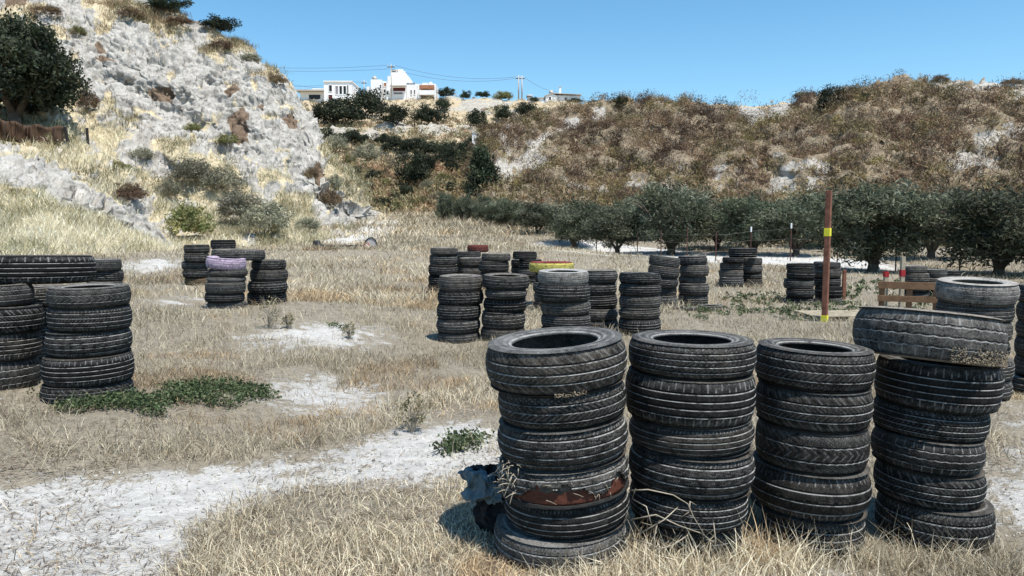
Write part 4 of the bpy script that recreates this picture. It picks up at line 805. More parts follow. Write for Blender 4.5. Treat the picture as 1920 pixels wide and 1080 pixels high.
# fallen basketball stand
Y = 39.; q = q_st = P(594, 468, Y); g = float(hgt(q[0], Y)); sc_ = Y / F
M_BLACKP = simple('black_plastic', (.03, .028, .026), .6, .4, 8); M_BOARD = simple('pale_board', (.42, .38, .37), .6, .12, 8); M_ORNG = simple('orange_rim', (.35, .1, .05), .6, .3, 8)
t = empty('basketball_stand', (q[0], Y, g), 'fallen portable basketball stand lying on the pale ground at the hill foot', 'basketball stand')
def sx(px, py, dy=0): return Vector(((px - 594) * sc_, dy, P(px, py, Y)[2] - g))
mb = MB(); A = [(588, 471), (588.5, 459), (592, 450), (597, 452), (600, 458), (612, 459), (618, 461), (618, 466), (612, 471), (600, 473)]
mb.poly([(sx(*p).x, max(sx(*p).z, -.02)) for p in A], -.35, .35); mb.build('base_tank', M_BLACKP, t, bevel=.04)
MB().tube([sx(617, 462), sx(668, 461.5)], .07, 8).build('pole', M_BLACKP, t); MB().tube([sx(666, 461.5), sx(684, 461.3)], .085, 8).build('bracket', M_BLACKP, t)
bo = [(684, 470), (683, 461), (686, 452), (691, 446.5), (698, 445.5), (704, 450), (707.5, 459), (706, 471)]
bp = [(sx(*p).x, max(sx(*p).z, -.02)) for p in bo]; o = MB().poly(bp, -.02, .02).build('backboard', M_BOARD, t)
MB().tube([(x, -.03, z) for x, z in bp] + [(bp[0][0], -.03, bp[0][1])], .03, 6).build('board_rim', M_BLACKP, o)
cx_, cz_ = sx(690, 463).x, sx(690, 463).z; MB().tube([(cx_ + .22 * math.cos(a) * .5, -.3 + .1 * math.sin(a), cz_ + .23 * math.sin(a)) for a in np.linspace(0, 2 * PI, 20)], .022, 6).build('hoop', M_ORNG, t)
# posts and netting on the terrace of the white hill
M_NET = simple('brown_netting', (.075, .048, .032), .95, .4, 3, 0, .4)
p0 = on_hill('rocky_hill', 60, 268); t = empty('netting_fence', p0, 'dark posts holding rust brown netting on the terrace under the evergreen', 'fence')
def hp(px, py): return on_hill('rocky_hill', px, py) - p0
for px, yt, yb, ln in [(38, 222, 278, 2), (122, 238, 282, 0), (154, 240, 276, -9), (134, 258, 282, 8), (-40, 218, 276, 0)]:
    bb = hp(px, yb); Yh = (bb + p0).y; tp = Vector(P(px + (-ln), yt, Yh)) - p0
    MB().tube([bb - Vector((0, 0, .3)), tp], .09, 7).build('fence_post', M_BLK, t)
bot = [(-90, 258), (-40, 262), (0, 264), (38, 268), (80, 270), (122, 274)]; top = [(-90, 212), (-40, 218), (0, 222), (38, 232), (80, 236), (122, 238)]
V = []
for i in range(61):
    f = i / 60 * 5; px = np.interp(f, range(6), [b[0] for b in bot]); yb = np.interp(f, range(6), [b[1] for b in bot]); yt = np.interp(f, range(6), [b[1] for b in top])
    bb = hp(px, yb + 4); Yh = (bb + p0).y - .12
    for j in range(7):
        q = Vector(P(px, yb + (yt + 2.5 * math.sin(f * 6.28) - yb) * j / 6, Yh + .05 * math.sin(i * .5 + j))) - p0; V.append(q)
Q = [(i * 7 + j, i * 7 + j + 1, i * 7 + j + 8, i * 7 + j + 7) for i in range(60) for j in range(6)]
o = link('netting', mkmesh('netting', [tuple(v) for v in V], np.array(Q), None, [M_NET], True), t); md = o.modifiers.new('thick', 'SOLIDIFY'); md.thickness = .03
# dry branches at the foot of the twiggy stack
t = empty('dry_branch', P(1290, 1065, 3.2), 'bare dry twigs curling across the foot of a front stack', 'branch'); bx = Vector(t.location); r = random.Random(5); mb = MB()
for pts in [[(1180, 920), (1215, 918), (1262, 928), (1290, 945), (1300, 968), (1322, 1005)], [(1185, 935), (1212, 950), (1222, 985)], [(1180, 975), (1230, 965), (1272, 985), (1315, 1000), (1340, 1018)], [(1235, 1030), (1262, 1022), (1290, 1003)], [(1294, 940), (1292, 960)], [(1300, 1045), (1312, 1030), (1322, 1022)], [(1200, 1000), (1245, 975), (1270, 952)], [(1330, 1060), (1342, 1015), (1338, 980)], [(1240, 1062), (1226, 1010), (1232, 985)], [(1180, 1010), (1220, 1020), (1262, 1050)]]:
    q = [Vector(P(x, y, 3.20 + .05 * math.sin(x * .05) + .15 * abs(x - 1290) / 130 * .4)) - bx for x, y in pts]; mb.tube(q, [.0034 - .0022 * i / len(q) for i in range(len(q))], 5)
    for _ in range(2):
        a = r.choice(q); mb.tube([a, a + Vector((r.uniform(-.05, .05), -.01, r.uniform(-.02, .06)))], [.0014, .0006], 4)
mb.build('twig', M_TWIG, t, True)
# ------------------------------------------------------------------ white houses on the far crest
M_WALL = simple('white_render', (.82, .81, .8), .9, .06, .5, 0, .1); M_SLAB = simple('concrete_slab', (.45, .42, .38), .9, .2, .8); M_DARKO = simple('dark_glass', (.02, .022, .026), .3, .3, 1); M_DR = simple('dark_red_shutter', (.12, .03, .03), .7, .3, 2); M_TERRA = simple('terracotta', (.35, .16, .09), .8, .3, 2); M_LILA = simple('grey_shutter', (.25, .23, .26), .7, .2, 2)
class House:
    def __init__(s, name, px, py, Y, label, cat='house'):
        s.Y = Y; s.px = px; s.py = py; s.k = Y / F; p = P(px, py, Y); s.b = Vector(p); s.t = empty(name, p, label, cat)
    def c(s, px, py): 
        q = Vector(P(px, py, s.Y)) - s.b; return q.x, q.z
    def block(s, nm, px0, px1, py0, py1, y0, y1, mat, parent=None, bev=0.0):
        x0, z1 = s.c(px0, py0); x1, z0 = s.c(px1, py1); return MB().box(x0, x1, y0, y1, z0, z1).build(nm, mat, parent or s.t, bevel=bev)
    def opening(s, px0, px1, py0, py1, y=0., frame=True, mat=None, nm='window'):
        """a framed opening set in the wall face at depth y (the frame stands proud, the pane sits in it)"""
        x0, z1 = s.c(px0, py0); x1, z0 = s.c(px1, py1); f = .12; mb = MB()
        for a in ((x0 - f, x0, z0 - f, z1 + f), (x1, x1 + f, z0 - f, z1 + f), (x0, x1, z1, z1 + f), (x0, x1, z0 - f, z0)): mb.box(a[0], a[1], y - .12, y + .06, a[2], a[3])
        w = mb.build(nm, M_WALL, s.t); MB().box(x0, x1, y - .03, y + .05, z0, z1).build('pane', mat or M_DARKO, w); return w
    def tank(s, px, py, y):
        x, z = s.c(px, py)
        m = MB().tube([(x - .8, y, z + .5), (x + .8, y, z + .5)], .32, 10).build('water_tank', M_SLAB, s.t, True); MB().box(x - .9, x + .9, y - 1.2, y - .2, z - .05, z + .05, Matrix.Translation((0, 0, 0))).build('solar_panel', M_DARKO, m)
    def dish(s, px, py, y):
        x, z = s.c(px, py); MB().tube([(x, y - .25, z), (x, y - .1, z - .05), (x, y, z - .05)], [.62, .4, .1], 12).build('satellite_dish', M_SLAB, s.t, True)
h = House('modern_house', 633, 191, 199, 'modern white flat-roofed house with slot windows and a low garage wing')
h.block('main_wall', 607, 660, 153, 194, 0, 9, M_WALL); h.block('roof_rim', 606.4, 660.6, 151.6, 153.4, -.25, 9.3, M_WALL); h.block('wing_wall', 560, 606.9, 171, 194, 1.2, 9, M_WALL); h.block('wing_slab', 555, 606.9, 168.2, 170.9, -.6, 9, M_SLAB); h.block('wing_parapet', 581, 604, 163, 168.1, 2, 6, M_WALL)
h.opening(577, 599, 176, 185, 1.2); h.opening(617, 622.5, 160, 171.5); 
for a in (629, 636.5, 644): h.opening(a, a + 5, 161.5, 176.5, mat=M_DARKO if a > 630 else M_LILA)
h.opening(651, 653.5, 160, 178); h.opening(616, 623.5, 178, 188, mat=M_DR, nm='door'); h.block('terrace_wall', 634, 648, 184, 187, -.5, -.1, M_WALL)
h = House('stepped_house', 752, 186, 197, 'large white stepped villa with terracotta balcony awning')
h.block('left_wing', 695, 716, 149, 190, 0, 8, M_WALL); h.block('left_annex', 686, 694.8, 161, 190, 1, 7, M_WALL); h.block('recess_wall', 716.3, 724, 150, 190, 1.6, 8, M_WALL); h.block('middle_lower', 724.3, 762, 156, 190, 0, 9, M_WALL); h.block('middle_upper', 726, 765.5, 141.5, 155.8, .6, 9, M_WALL)
h.block('middle_top', 731, 757, 134, 141.3, 1.0, 9, M_WALL); h.block('gable_step', 745, 753.5, 127.6, 133.8, 1.4, 4, M_WALL); h.block('gable_step', 753.7, 758, 131.5, 133.8, 1.4, 4, M_WALL); h.block('gable_step', 757.2, 761, 137, 141.3, 1.4, 5, M_WALL)
h.block('right_wall', 762.3, 789, 156.5, 190, .5, 9, M_WALL); h.block('right_wing', 789.3, 816, 154, 190, 2.2, 9, M_WALL); h.block('parapet_stub', 803, 808, 150, 153.8, 2.5, 4, M_WALL); h.block('parapet', 790, 800, 151.8, 153.8, 2.5, 4, M_WALL)
h.block('awning', 787, 814, 160.5, 167, -.8, 2.1, M_TERRA); h.block('balcony_wall', 787, 815, 170.5, 178, -1.2, -.9, M_WALL); h.block('balcony_slab', 787, 815, 178.2, 179.2, -1.2, 2.1, M_WALL); h.opening(789, 813, 179.8, 184.5, 2.2, nm='garage'); h.opening(792, 796, 171, 177.9, 2.2, nm='balcony_door')
h.block('pillar', 785.5, 786.8, 160.5, 187, -1.2, -.8, M_WALL); h.block('pillar', 815.3, 816.6, 160.5, 187, -1.2, -.8, M_WALL)
h.opening(737, 760, 164.5, 171, -.0, mat=M_DR); h.opening(738, 755, 173, 177, -.0, mat=M_LILA); h.block('porch_roof', 733, 762, 162, 163.4, -1.6, -.15, M_SLAB); h.opening(769.5, 771.6, 168, 176, .5); h.opening(776, 778, 168, 176, .5); h.opening(718, 722.5, 148.5 + 5, 160, 1.6, mat=M_TERRA); h.opening(712.5, 715, 159, 166, 0); h.opening(717.5, 721, 166, 172, 1.6); h.opening(726, 729, 170, 178, 0, nm='door'); h.block('railing', 762, 778, 154.6, 156.2, .4, .6, M_LILA)
h.tank(738, 132.5, 3); h.dish(700, 144, 2); h.dish(741.5, 131, 2); x, z = h.c(733, 134); MB().tube([(x, 1.5, z), (x, 1.5, z + 1.9)], .06, 6).build('antenna', M_STEEL, h.t)
h = House('chimney_house', 1055, 190.5, 205, 'small white house with a tall chimney and dark roof edge')
x0, zb = h.c(1023, 196); x1, _ = h.c(1088, 196); xg, zg = h.c(1035, 175.5); xr, ze = h.c(1044, 179); _, zr = h.c(1088, 178.5); _, zl = h.c(1023, 180)
MB().poly([(x0, zb), (xr, zb), (xr, ze), (xg, zg), (x0, zl)], 0, 7).build('gable_wall', M_WALL, h.t); MB().box(xr + .01, x1, .4, 7, zb, zr).build('front_wall', M_WALL, h.t)
MB().poly([(xg, zg + .02), (x1 + .3, zr + .05), (x1 + .3, zr + .22), (xg, zg + .19)], -.3, 7.3).build('roof', M_SLAB, h.t); MB().poly([(x0 - .3, zl - .1), (xg - .01, zg + .03), (xg - .01, zg + .19), (x0 - .3, zl + .07)], -.3, 7.3).build('roof', M_SLAB, h.t)
c0 = h.block('chimney', 1049.5, 1053, 161, 181, 2, 2.6, M_WALL); h.block('chimney_cap', 1049, 1053.5, 159.5, 160.9, 1.9, 2.7, M_SLAB, c0)
h.opening(1029.5, 1033, 181.5, 188, 0); h.opening(1059, 1063, 182.5, 188, .4, nm='door'); h.opening(1071, 1079, 183.5, 187.5, .4); h.dish(1034, 171, 1.5)
h = House('low_shed', 1005, 189, 205, 'low white shed with a round tank left of the chimney house', 'shed'); h.block('wall', 990, 1019, 184, 194, 0, 5, M_WALL); h.block('roof_slab', 989, 1020, 182.8, 183.9, -.3, 5.3, M_SLAB); h.tank(993, 181, 2); h.opening(1003, 1008, 186, 190, 0)
b = on_hill('far_hill', 893, 286); t = empty('pump_house', b, 'small white block standing out of the green band', 'shed'); MB().box(-.75, .75, 0, 1.6, -1, 3.1).build('wall', M_WALL, t); MB().box(-.9, .9, -.12, 1.72, 3.1, 3.28).build('roof_slab', M_SLAB, t)
# utility poles and wires
def upole(px, y0, y1, Y, lb, arm=1.1, dbl=False, r=.16):
    p = Vector(P(px, y1 + 2, Y)); t = empty('utility_pole', p, lb, 'utility pole'); hh = P(px, y0, Y)[2] - p.z
    for dx in ((-.45, .45) if dbl else (0,)): MB().tube([(dx, 0, -.6), (dx, 0, hh)], [r * 1.2, r * .8], 8).build('pole_shaft', M_SLAB, t, True)
    MB().box(-arm, arm, -.1, .1, hh - .9, hh - .7).build('crossarm', M_STEEL, t)
    for dx in (-arm * .85, 0, arm * .85): MB().tube([(dx, 0, hh - .69), (dx, 0, hh - .3)], [.09, .06], 6).build('insulator', M_WHITEP, t)
    return p, hh
p1, h1 = upole(975.5, 141.5, 180, 204, 'double utility pole standing alone on the skyline', 1.2, True, .17)
p2, h2 = upole(734, 119.5, 178, 193, 'slim utility pole in front of the stepped villa', 1.0, False, .13)
p3, h3 = upole(683, 150, 180, 205, 'small lattice pole between the two big houses', .7, False, .12)
p4, h4 = upole(1277, 183, 198, 112, 'thin pole with stay wires on the low ridge skyline', .25, False, .06)
def wire(a, b_, sag, lb, r_=.035):
    a, b_ = Vector(a), Vector(b_); pts = [a.lerp(b_, i / 24) - Vector((0, 0, sag * 4 * (i / 24) * (1 - i / 24))) for i in range(25)]
    o = MB().tube([p - a for p in pts], r_, 5).build('power_line', M_WIRE, None, True, loc=a); tag(o, lb, 'power line', 'power lines above the houses')
tp = lambda p, h_, dx=0, dz=0: (p.x + dx, p.y, p.z + h_ - .35 + dz)
wire(P(380, 118, 192), tp(p2, h2, -.8), 1.0, 'upper long power line running in from behind the white cliff'); wire(P(380, 126, 192), tp(p2, h2, 0, -.9), .8, 'lower long power line running in from behind the white cliff')
wire(tp(p2, h2, .8), tp(p1, h1, -1), 1.6, 'upper power line between the slim and the double pole'); wire(tp(p2, h2, 0, -.9), tp(p1, h1, -.2, -.2), 1.9, 'lower power line between the slim and the double pole')
wire(tp(p1, h1, 1), P(1045, 172, 208), .8, 'power line dropping to the chimney house'); wire(P(480, 138, 200), P(606, 165, 199), .8, 'thin line falling to the modern house garage wing'); wire(P(660, 152, 199), tp(p3, h3), .3, 'short line from the modern house roof to the lattice pole')
wire(P(450, 158, 199), P(607, 160, 199), .4, 'lowest line reaching the modern house over the garage')
wire(tp(p4, h4), P(1245, 196, 112), .1, 'stay wire falling left of the thin ridge pole', .025); wire(tp(p4, h4), P(1340, 197, 110), .3, 'long stay wire falling right of the thin ridge pole', .025)

# ------------------------------------------------------------------ grass, weeds, scrub
def blades(pts, hh, ww, lean, cols, seed=0, curl=.5):
    """bent, tapering straw blades rooted at pts"""
    r = np.random.default_rng(seed); n = len(pts); a = r.random(n) * 2 * PI
    ln = np.stack([np.cos(a), np.sin(a), 0 * a], -1) * (lean * r.random(n) ** .6)[:, None]; up = np.array([0, 0, 1.])
    sd = r.random(n) * 2 * PI; side = np.stack([np.cos(sd), np.sin(sd), .3 * r.normal(size=n)], -1) * (ww / 2)[:, None]
    d1 = unit(up + ln); d2 = unit(up * (1 - curl * r.random((n, 1))) + ln * 2.2)
    m = pts + d1 * (hh * .55)[:, None]; tip = m + d2 * (hh * .5)[:, None]
    V = np.stack([pts - side, pts + side, m - side * .75, m + side * .75, tip], 1).reshape(-1, 3); b_ = np.arange(n)[:, None] * 5
    return V, b_ + np.array([[0, 1, 3, 2]]), b_ + np.array([[2, 3, 4]]), np.repeat(cols, 5, 0)
def straw_cols(n, r, x, y):
    P_ = np.array([(.47, .43, .345), (.6, .56, .475), (.41, .365, .28), (.25, .2, .145), (.56, .53, .455), (.14, .112, .085), (.37, .345, .29)])
    b_ = P_[r.integers(0, len(P_), n)]; f = fbm(xyz(x * .35, y * .35, 5), 3)[:, None]; g = fbm(xyz(x * .9, y * .9, 15), 3)[:, None]
    b_ = b_ * np.array([1.04, .985, .86]) * (.42 + 1.22 * f); b_ = np.where(g > .62, b_ * np.array([.92, .8, .68]), b_)
    return b_ * (.8 + .4 * r.random((n, 1)))
STK = np.array([(tangent(*tt[-1], d)[0], d, tangent(*tt[-1], d)[1]) for k, (d, ys, tt, ds, lv) in ST.items()])
def clear_of_stacks(x, y, m=.97):
    k_ = np.ones(len(x), bool)
    for sx_, sy_, R_ in STK: k_ &= (x - sx_) ** 2 + (y - sy_) ** 2 > (R_ * m) ** 2
    return k_
def field(n_tuft, per, Y0, Y1, h0, w0, seed, spread, pxr=(-420, 2340), keepchalk=.09, tall=.0):
    r = np.random.default_rng(seed); Y = 1 / (1 / Y0 + (1 / Y1 - 1 / Y0) * r.random(n_tuft)); px = r.uniform(*pxr, n_tuft); x = (px - 960) / F * Y
    z = hgt(x, Y); ch = chalk(x, Y, z); dn = fbm(xyz(x * 1.1, Y * 1.1, 2), 3)
    keep = np.where(ch, r.random(n_tuft) < keepchalk, r.random(n_tuft) < np.clip((dn - .28) * 4.2, .42, 1)) & ~(green(x, Y, z) & (r.random(n_tuft) < .75))
    x, Y = x[keep], Y[keep]; tall_ = np.clip((fbm(xyz(x * 1.6, Y * 1.6, 4), 3) - .3) * 2.6, 0, 1.6); s = np.repeat(.42 + .85 * tall_ * (.6 + .8 * r.random(len(x))), per)
    sp = np.repeat(spread * np.maximum(1, Y / 9), per)
    X = np.repeat(x, per) + r.normal(size=len(x) * per) * sp; YY = np.repeat(Y, per) + r.normal(size=len(x) * per) * sp
    ok = clear_of_stacks(X, YY) & (~chalk(X, YY, 0 * X) | (r.random(len(X)) < .25)); X, YY, s = X[ok], YY[ok], s[ok]; n = len(X)
    Z = hgt(X, YY) - .01; hh = h0 * s * (.5 + .8 * r.random(n)); ww = w0 * np.maximum(1, YY / 9) * (.7 + .6 * r.random(n))
    ok = ~((X > q_st[0] - .8) & (X < q_st[0] + 4.2) & (YY > 35.5) & (YY < 41)) | (r.random(n) < .12); X, YY, Z, hh, ww, n = X[ok], YY[ok], Z[ok], hh[ok], ww[ok], int(ok.sum())
    return blades(np.stack([X, YY, Z], -1), hh, ww, .95, straw_cols(n, r, X, YY), seed, .8)
def merge(name, parts, mat, label, cat):
    Vs, Qs, Ts, Cs, n = [], [], [], [], 0
    for p in parts:
        V, Q_, T_, C_ = p if len(p) == 4 else (p[0], p[1], np.zeros((0, 3), int), p[2]); Vs.append(V); Qs.append(Q_ + n); Ts.append(T_ + n); Cs.append(C_); n += len(V)
    o = link(name, mkmesh(name, np.concatenate(Vs), np.concatenate(Qs), np.concatenate(Ts), [mat], False, np.clip(np.concatenate(Cs), 0, 1)))
    return tag(o, label, cat, kind='stuff')
g = [field(17000, 12, 2.4, 6.5, .12, .0036, 1, .055), field(16000, 10, 6, 14, .15, .0045, 2, .08), field(19000, 8, 13, 36, .19, .006, 3, .1), field(14000, 8, 34, 84, .26, .0065, 4, .13, (200, 1700)), field(1500, 22, 50, 82, .6, .008, 5, .2, (560, 1050))]
# taller stalks round the feet of the front stacks
r = np.random.default_rng(77); n = 900; px = np.concatenate([r.uniform(1150, 1660, 520), r.uniform(1380, 1560, 200), r.uniform(1600, 1860, 180)]); Y = np.concatenate([r.uniform(2.95, 3.5, 520), r.uniform(3.2, 3.45, 200), r.uniform(3.25, 3.6, 180)])
x = (px - 960) / F * Y; ok = clear_of_stacks(x, Y, 1.0); x, Y = x[ok], Y[ok]; g.append(blades(np.stack([x, Y, hgt(x, Y) - .01], -1), r.uniform(.08, .3, len(x)), np.full(len(x), .004), .8, straw_cols(len(x), r, x, Y) * 1.25, 6))
merge('dry_grass', g, M_GRASS, 'dry straw grass covering the field in patches', 'grass')
# fallen straw litter lying on the chalk
r = np.random.default_rng(78); n = 110000; Y = 1 / (1 / 2.4 + (1 / 16 - 1 / 2.4) * r.random(n)); px = r.uniform(-420, 2340, n); x = (px - 960) / F * Y; z = hgt(x, Y)
lit = fbm(xyz(x * 2, Y * 2, 9), 4); k_ = (r.random(n) < np.clip((lit - .38) * 4, .08, 1) * np.where(chalk(x, Y, z), .42, 1)) & clear_of_stacks(x, Y); x, Y, z = x[k_], Y[k_], z[k_]; n = len(x); a = r.random(n) * PI
V, Q_, C_ = quads_from(np.stack([x, Y, z + .008], -1), np.stack([np.cos(a), np.sin(a) * .9, r.normal(size=n) * .12], -1), np.stack([-np.sin(a), np.cos(a), r.normal(size=n) * .4], -1), np.stack([r.uniform(.012, .05, n), r.uniform(.0012, .003, n) * np.maximum(1, Y / 6)], -1), np.array([(.3, .24, .17), (.19, .14, .1), (.12, .09, .065), (.38, .33, .26)])[r.integers(0, 4, n)])
merge('straw_litter', [(V, Q_, C_)], M_GRASS, 'broken straw and twigs littering the pale soil', 'straw')
r = np.random.default_rng(81); n = 30000; Y = 1 / (1 / 2.4 + (1 / 18 - 1 / 2.4) * r.random(n)); px = r.uniform(-420, 2340, n); x = (px - 960) / F * Y; z = hgt(x, Y)
k_ = (chalk(x, Y, z) | (r.random(n) < .12)) & clear_of_stacks(x, Y) & (fbm(xyz(x * 1.4, Y * 1.4, 30), 3) > .42); x, Y, z = x[k_], Y[k_], z[k_]; n = len(x)
ob = np.array([(1, 0, 0), (-1, 0, 0), (0, 1, 0), (0, -1, 0), (0, 0, 1), (0, 0, -1)], float); of = np.array([(0, 2, 4), (2, 1, 4), (1, 3, 4), (3, 0, 4), (2, 0, 5), (1, 2, 5), (3, 1, 5), (0, 3, 5)])
sz = (.003 + .010 * r.random(n) ** 6) * np.maximum(1, Y / 9); V = ob[None] * r.uniform(.55, 1.25, (n, 6, 3)) * sz[:, None, None] + r.normal(size=(n, 6, 3)) * (sz * .25)[:, None, None] + np.stack([x, Y, z + sz * .2], -1)[:, None]
T_ = (of[None] + np.arange(n)[:, None, None] * 6).reshape(-1, 3); C_ = np.repeat(np.array([(.42, .4, .36), (.33, .31, .27), (.2, .18, .15), (.46, .44, .4)])[r.integers(0, 4, n)], 6, 0)
M_STONE = leafmat('pebble', 0, False); tag(link('pebbles', mkmesh('pebbles', V.reshape(-1, 3), None, T_, [M_STONE], False, C_)), 'small pale pebbles scattered over the chalk soil', 'pebbles', kind='stuff')
# green ground weeds
r = np.random.default_rng(79); n = 60000; Y = 1 / (1 / 3.8 + (1 / 20 - 1 / 3.8) * r.random(n)); px = r.uniform(0, 1900, n); x = (px - 960) / F * Y; z = hgt(x, Y)
k_ = green(x, Y, z) & clear_of_stacks(x, Y) & (fbm(xyz(x * 3.2, Y * 3.2, 12), 4) > .47 + .12 * r.random(n)); x, Y, z = x[k_], Y[k_], z[k_]; per = 9
cc = np.stack([x, Y, z + .05 * (.5 + r.random(len(x)))], -1); V, Q_, C_ = leaves(cc, np.full(len(cc), .06), per, .0125, .0075, np.array([(.07, .10, .04), (.05, .08, .03), (.1, .135, .06), (.14, .15, .075), (.04, .06, .025)]), .2, .7, 5)
wsc = np.repeat(np.repeat(np.maximum(1, Y / 7), per), 4)[:, None]; ce = np.repeat(V.reshape(-1, 4, 3).mean(1), 4, 0); V = ce + (V - ce) * wsc
merge('green_weeds', [(V, Q_, C_)], M_GRASS, 'low green weeds creeping among the straw', 'weeds')
def on_surface(name, n, wfun, seed, row0=0.0, amin=True):
    us, fy, cy, pts, veg, nn = HILLS[name]; r = np.random.default_rng(seed); nv, nu = veg.shape
    ar = np.linalg.norm(np.cross(np.gradient(pts, axis=0), np.gradient(pts, axis=1)), axis=-1)
    px, py = proj(pts[..., 0], pts[..., 1], pts[..., 2]); w = wfun(px, py, veg, pts) * np.clip(ar, 0, np.percentile(ar, 97)); w = w.ravel(); w /= w.sum()
    i = r.choice(len(w), n, p=w); rr_ = pts.reshape(-1, 3)[i]; j = np.minimum(i + 1, len(w) - 1); k2 = np.minimum(i + nu, len(w) - 1)
    a = pts.reshape(-1, 3)[k2] - rr_; b_ = pts.reshape(-1, 3)[j] - rr_; ok = (np.linalg.norm(b_, axis=1) < 12)[:, None]
    return rr_ + a * r.random((n, 1)) + b_ * r.random((n, 1)) * ok
# pale grass and brown tufts on the white hill and the bank
def hillgrass(name, n, per, hm, wm, pal, wfun, seed, sp):
    c = on_surface(name, n, wfun, seed); r = np.random.default_rng(seed + 1); p = np.repeat(c, per, 0) + r.normal(size=(n * per, 3)) * np.array([sp, sp, sp * .15]); m = len(p)
    q = np.array(pal); b_ = np.repeat(q[r.integers(0, len(q), n)], per, 0) * (.6 + .8 * r.random((m, 1))); b_ = b_ * (.65 + .7 * fbm(xyz(p[:, 0] * .3, p[:, 2] * .5, seed), 3)[:, None])
    return blades(p, hm * (.5 + r.random(m)), np.full(m, wm) * (.6 + .8 * r.random(m)), .8, b_, seed + 2, .7)
PALE = [(.6, .55, .38), (.54, .49, .33), (.66, .62, .48), (.4, .35, .23)]; TAN = [(.3, .22, .13), (.22, .15, .09), (.36, .28, .17), (.17, .12, .075)]; OLG = [(.2, .18, .09), (.26, .23, .12), (.15, .135, .07), (.3, .27, .16)]
low = lambda px, py, v, p: np.clip(v - .45, .004, 1) * np.clip((py - 190) / 60, .0, 1) * (fbm(xyz(px * .02, py * .03, 2), 3) > .38)
hi = lambda px, py, v, p: np.clip(v - .62, 0, 1) * np.clip((210 - py) / 60, .02, 1) * (px > -300)
mid = lambda px, py, v, p: v * np.clip((fbm(xyz(px * .018, py * .03, 7), 3) - .48) * 5, 0, 1) * np.clip((px + 100) / 200, .05, 1)
g = [hillgrass('rocky_hill', 4800, 8, .45, .03, PALE, low, 11, .28), hillgrass('rocky_hill', 3600, 8, .4, .035, TAN, hi, 12, .3), hillgrass('rocky_hill', 2200, 9, .5, .035, OLG, mid, 13, .3),
     hillgrass('chalk_bank', 6500, 8, .36, .016, [(.6, .55, .4), (.54, .49, .34), (.68, .64, .52)], lambda px, py, v, p: v ** 2 + .01, 14, .16), hillgrass('chalk_bank', 1500, 9, .42, .018, [(.3, .28, .15), (.36, .33, .19), (.24, .22, .12)], lambda px, py, v, p: v ** 2 * (fbm(xyz(px * .02, py * .04, 3), 3) > .52), 15, .2)]
merge('hill_grass', g, M_GRASS, 'pale dry grass and brown tufts growing on the white hill', 'grass')
# scrub on the ridge and on the far hillside
def scrub(name, n, per, rad, ll, lw, pal, wfun, seed, patch=.06):
    c = on_surface(name, n, wfun, seed); r = np.random.default_rng(seed + 3); q = np.array(pal) * (np.array([1.02, .96, .82]) if name == 'scrub_ridge' else 1.); px, py = proj(c[:, 0], c[:, 1], c[:, 2])
    f = fbm(xyz(px * .012, py * .02, seed), 4); k2 = np.clip(((f - .3) * 2.6 * len(q) + r.normal(size=n) * 1.5), 0, len(q) - .01).astype(int); b_ = q[k2] * (.55 + .9 * r.random((n, 1)))
    R_ = rad * (.5 + 1.1 * r.random(n) ** 1.6); c = c + np.array([0, 0, 1]) * (R_ * .3)[:, None]
    V, Q_, C_ = leaves(c, R_, per, ll, lw, b_, .8, .7, seed + 4)
    C_ = np.repeat(np.repeat(b_, per, 0) * (.82 + .36 * r.random((n * per, 1))), 4, 0); return V, Q_, C_
RID = [(.07, .05, .04), (.16, .105, .078), (.26, .185, .13), (.2, .14, .1), (.3, .235, .165), (.19, .17, .08), (.06, .055, .038), (.26, .22, .105), (.13, .09, .065)]
rw = lambda px, py, v, p: (v ** 2 + .03) * (px < 2500) * np.clip((px - 840) / 60, .3, 1)
g = [scrub('scrub_ridge', 5000, 85, 1.15, .2, .03, RID, rw, 41), scrub('scrub_ridge', 1600, 34, .5, .18, .03, [(.3, .22, .12), (.36, .3, .17), (.24, .16, .09), (.4, .34, .22)], lambda px, py, v, p: (v * .6 + .4) * np.clip((py - 300) / 60, 0.06, 1) * (px < 2500), 42)]
merge('ridge_scrub', g, M_GRASS, 'dense rust brown and olive scrub covering the ridge', 'scrub')
fw = lambda px, py, v, p: (v + .05) * np.clip((py - 200) / 40, .12, 1) * (px > 520) * (px < 1150)
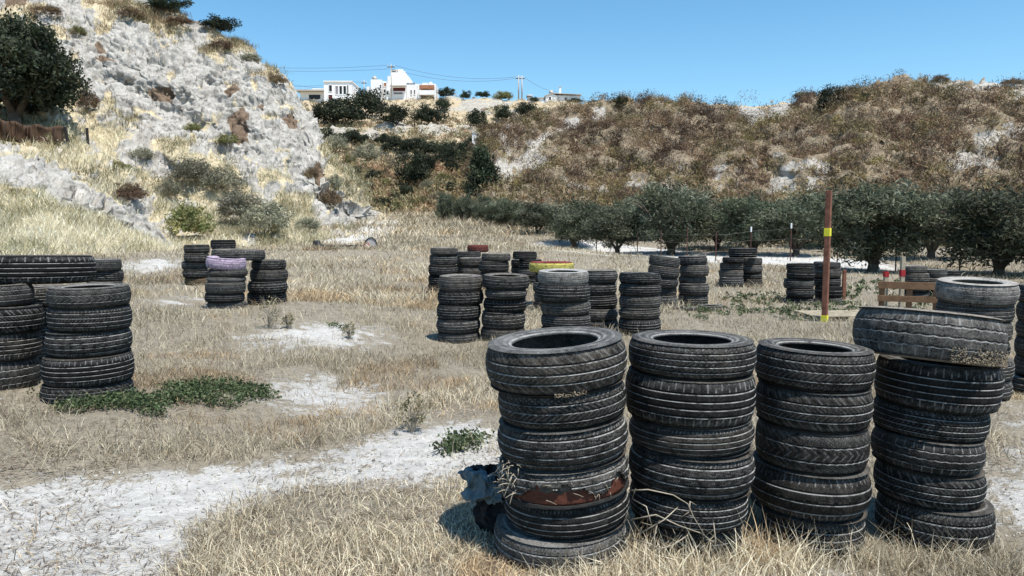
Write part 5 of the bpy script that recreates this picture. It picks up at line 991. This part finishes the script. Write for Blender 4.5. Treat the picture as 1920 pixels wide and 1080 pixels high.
g = [scrub('far_hill', 2400, 30, 1.0, .34, .07, [(.16, .15, .085), (.26, .2, .12), (.34, .27, .16), (.42, .36, .23), (.28, .18, .11), (.2, .19, .11)], fw, 51), scrub('far_hill', 1500, 30, .9, .3, .06, [(.32, .2, .12), (.26, .22, .11), (.38, .3, .17), (.18, .17, .09)], lambda px, py, v, p: np.clip((py - 300) / 20, 0, 1) * (px > 600) * (px < 960), 52)]
merge('valley_scrub', g, M_GRASS, 'dry tan scrub of the valley and the far slope', 'scrub')

# ------------------------------------------------------------------ sky, sun, camera
SUN_EL, SUN_AZ = math.radians(67), math.radians(140)      # azimuth clockwise from the view direction
w = bpy.data.worlds.new('World'); scn.world = w; w.use_nodes = True; nt = w.node_tree; bg = nt.nodes['Background']
skyn = nt.nodes.new('ShaderNodeTexSky'); skyn.sky_type = 'NISHITA'; skyn.sun_disc = False; skyn.sun_elevation = SUN_EL; skyn.sun_rotation = SUN_AZ; skyn.air_density = 1.0; skyn.dust_density = 0.1; skyn.ozone_density = 3.0
hs = nt.nodes.new('ShaderNodeHueSaturation'); hs.inputs['Saturation'].default_value = 1.2; hs.inputs['Hue'].default_value = .488; L(nt, skyn.outputs[0], hs.inputs['Color']); L(nt, hs.outputs[0], bg.inputs['Color']); bg.inputs['Strength'].default_value = .132
sd = bpy.data.lights.new('sun', 'SUN'); sd.energy = 5.0; sd.angle = math.radians(.5); sd.color = (1, .96, .89); so = bpy.data.objects.new('sun', sd); COL.objects.link(so)
dirn = Vector((math.sin(SUN_AZ) * math.cos(SUN_EL), math.cos(SUN_AZ) * math.cos(SUN_EL), math.sin(SUN_EL))); so.rotation_euler = dirn.to_track_quat('Z', 'Y').to_euler(); so.location = dirn * 60
cd = bpy.data.cameras.new('camera'); cam = bpy.data.objects.new('camera', cd); COL.objects.link(cam); cam.location = (0, 0, H); cam.rotation_euler = (PI / 2 - TH, 0, 0)
cd.sensor_width = 36; cd.lens = 36 * F / 1920; cd.clip_end = 8000; cd.clip_start = .05; scn.camera = cam
scn.view_settings.view_transform = 'Standard'; scn.view_settings.look = 'None'; scn.view_settings.exposure = .42; scn.view_settings.gamma = 1
scn.cycles.max_bounces = 6; scn.cycles.transparent_max_bounces = 4
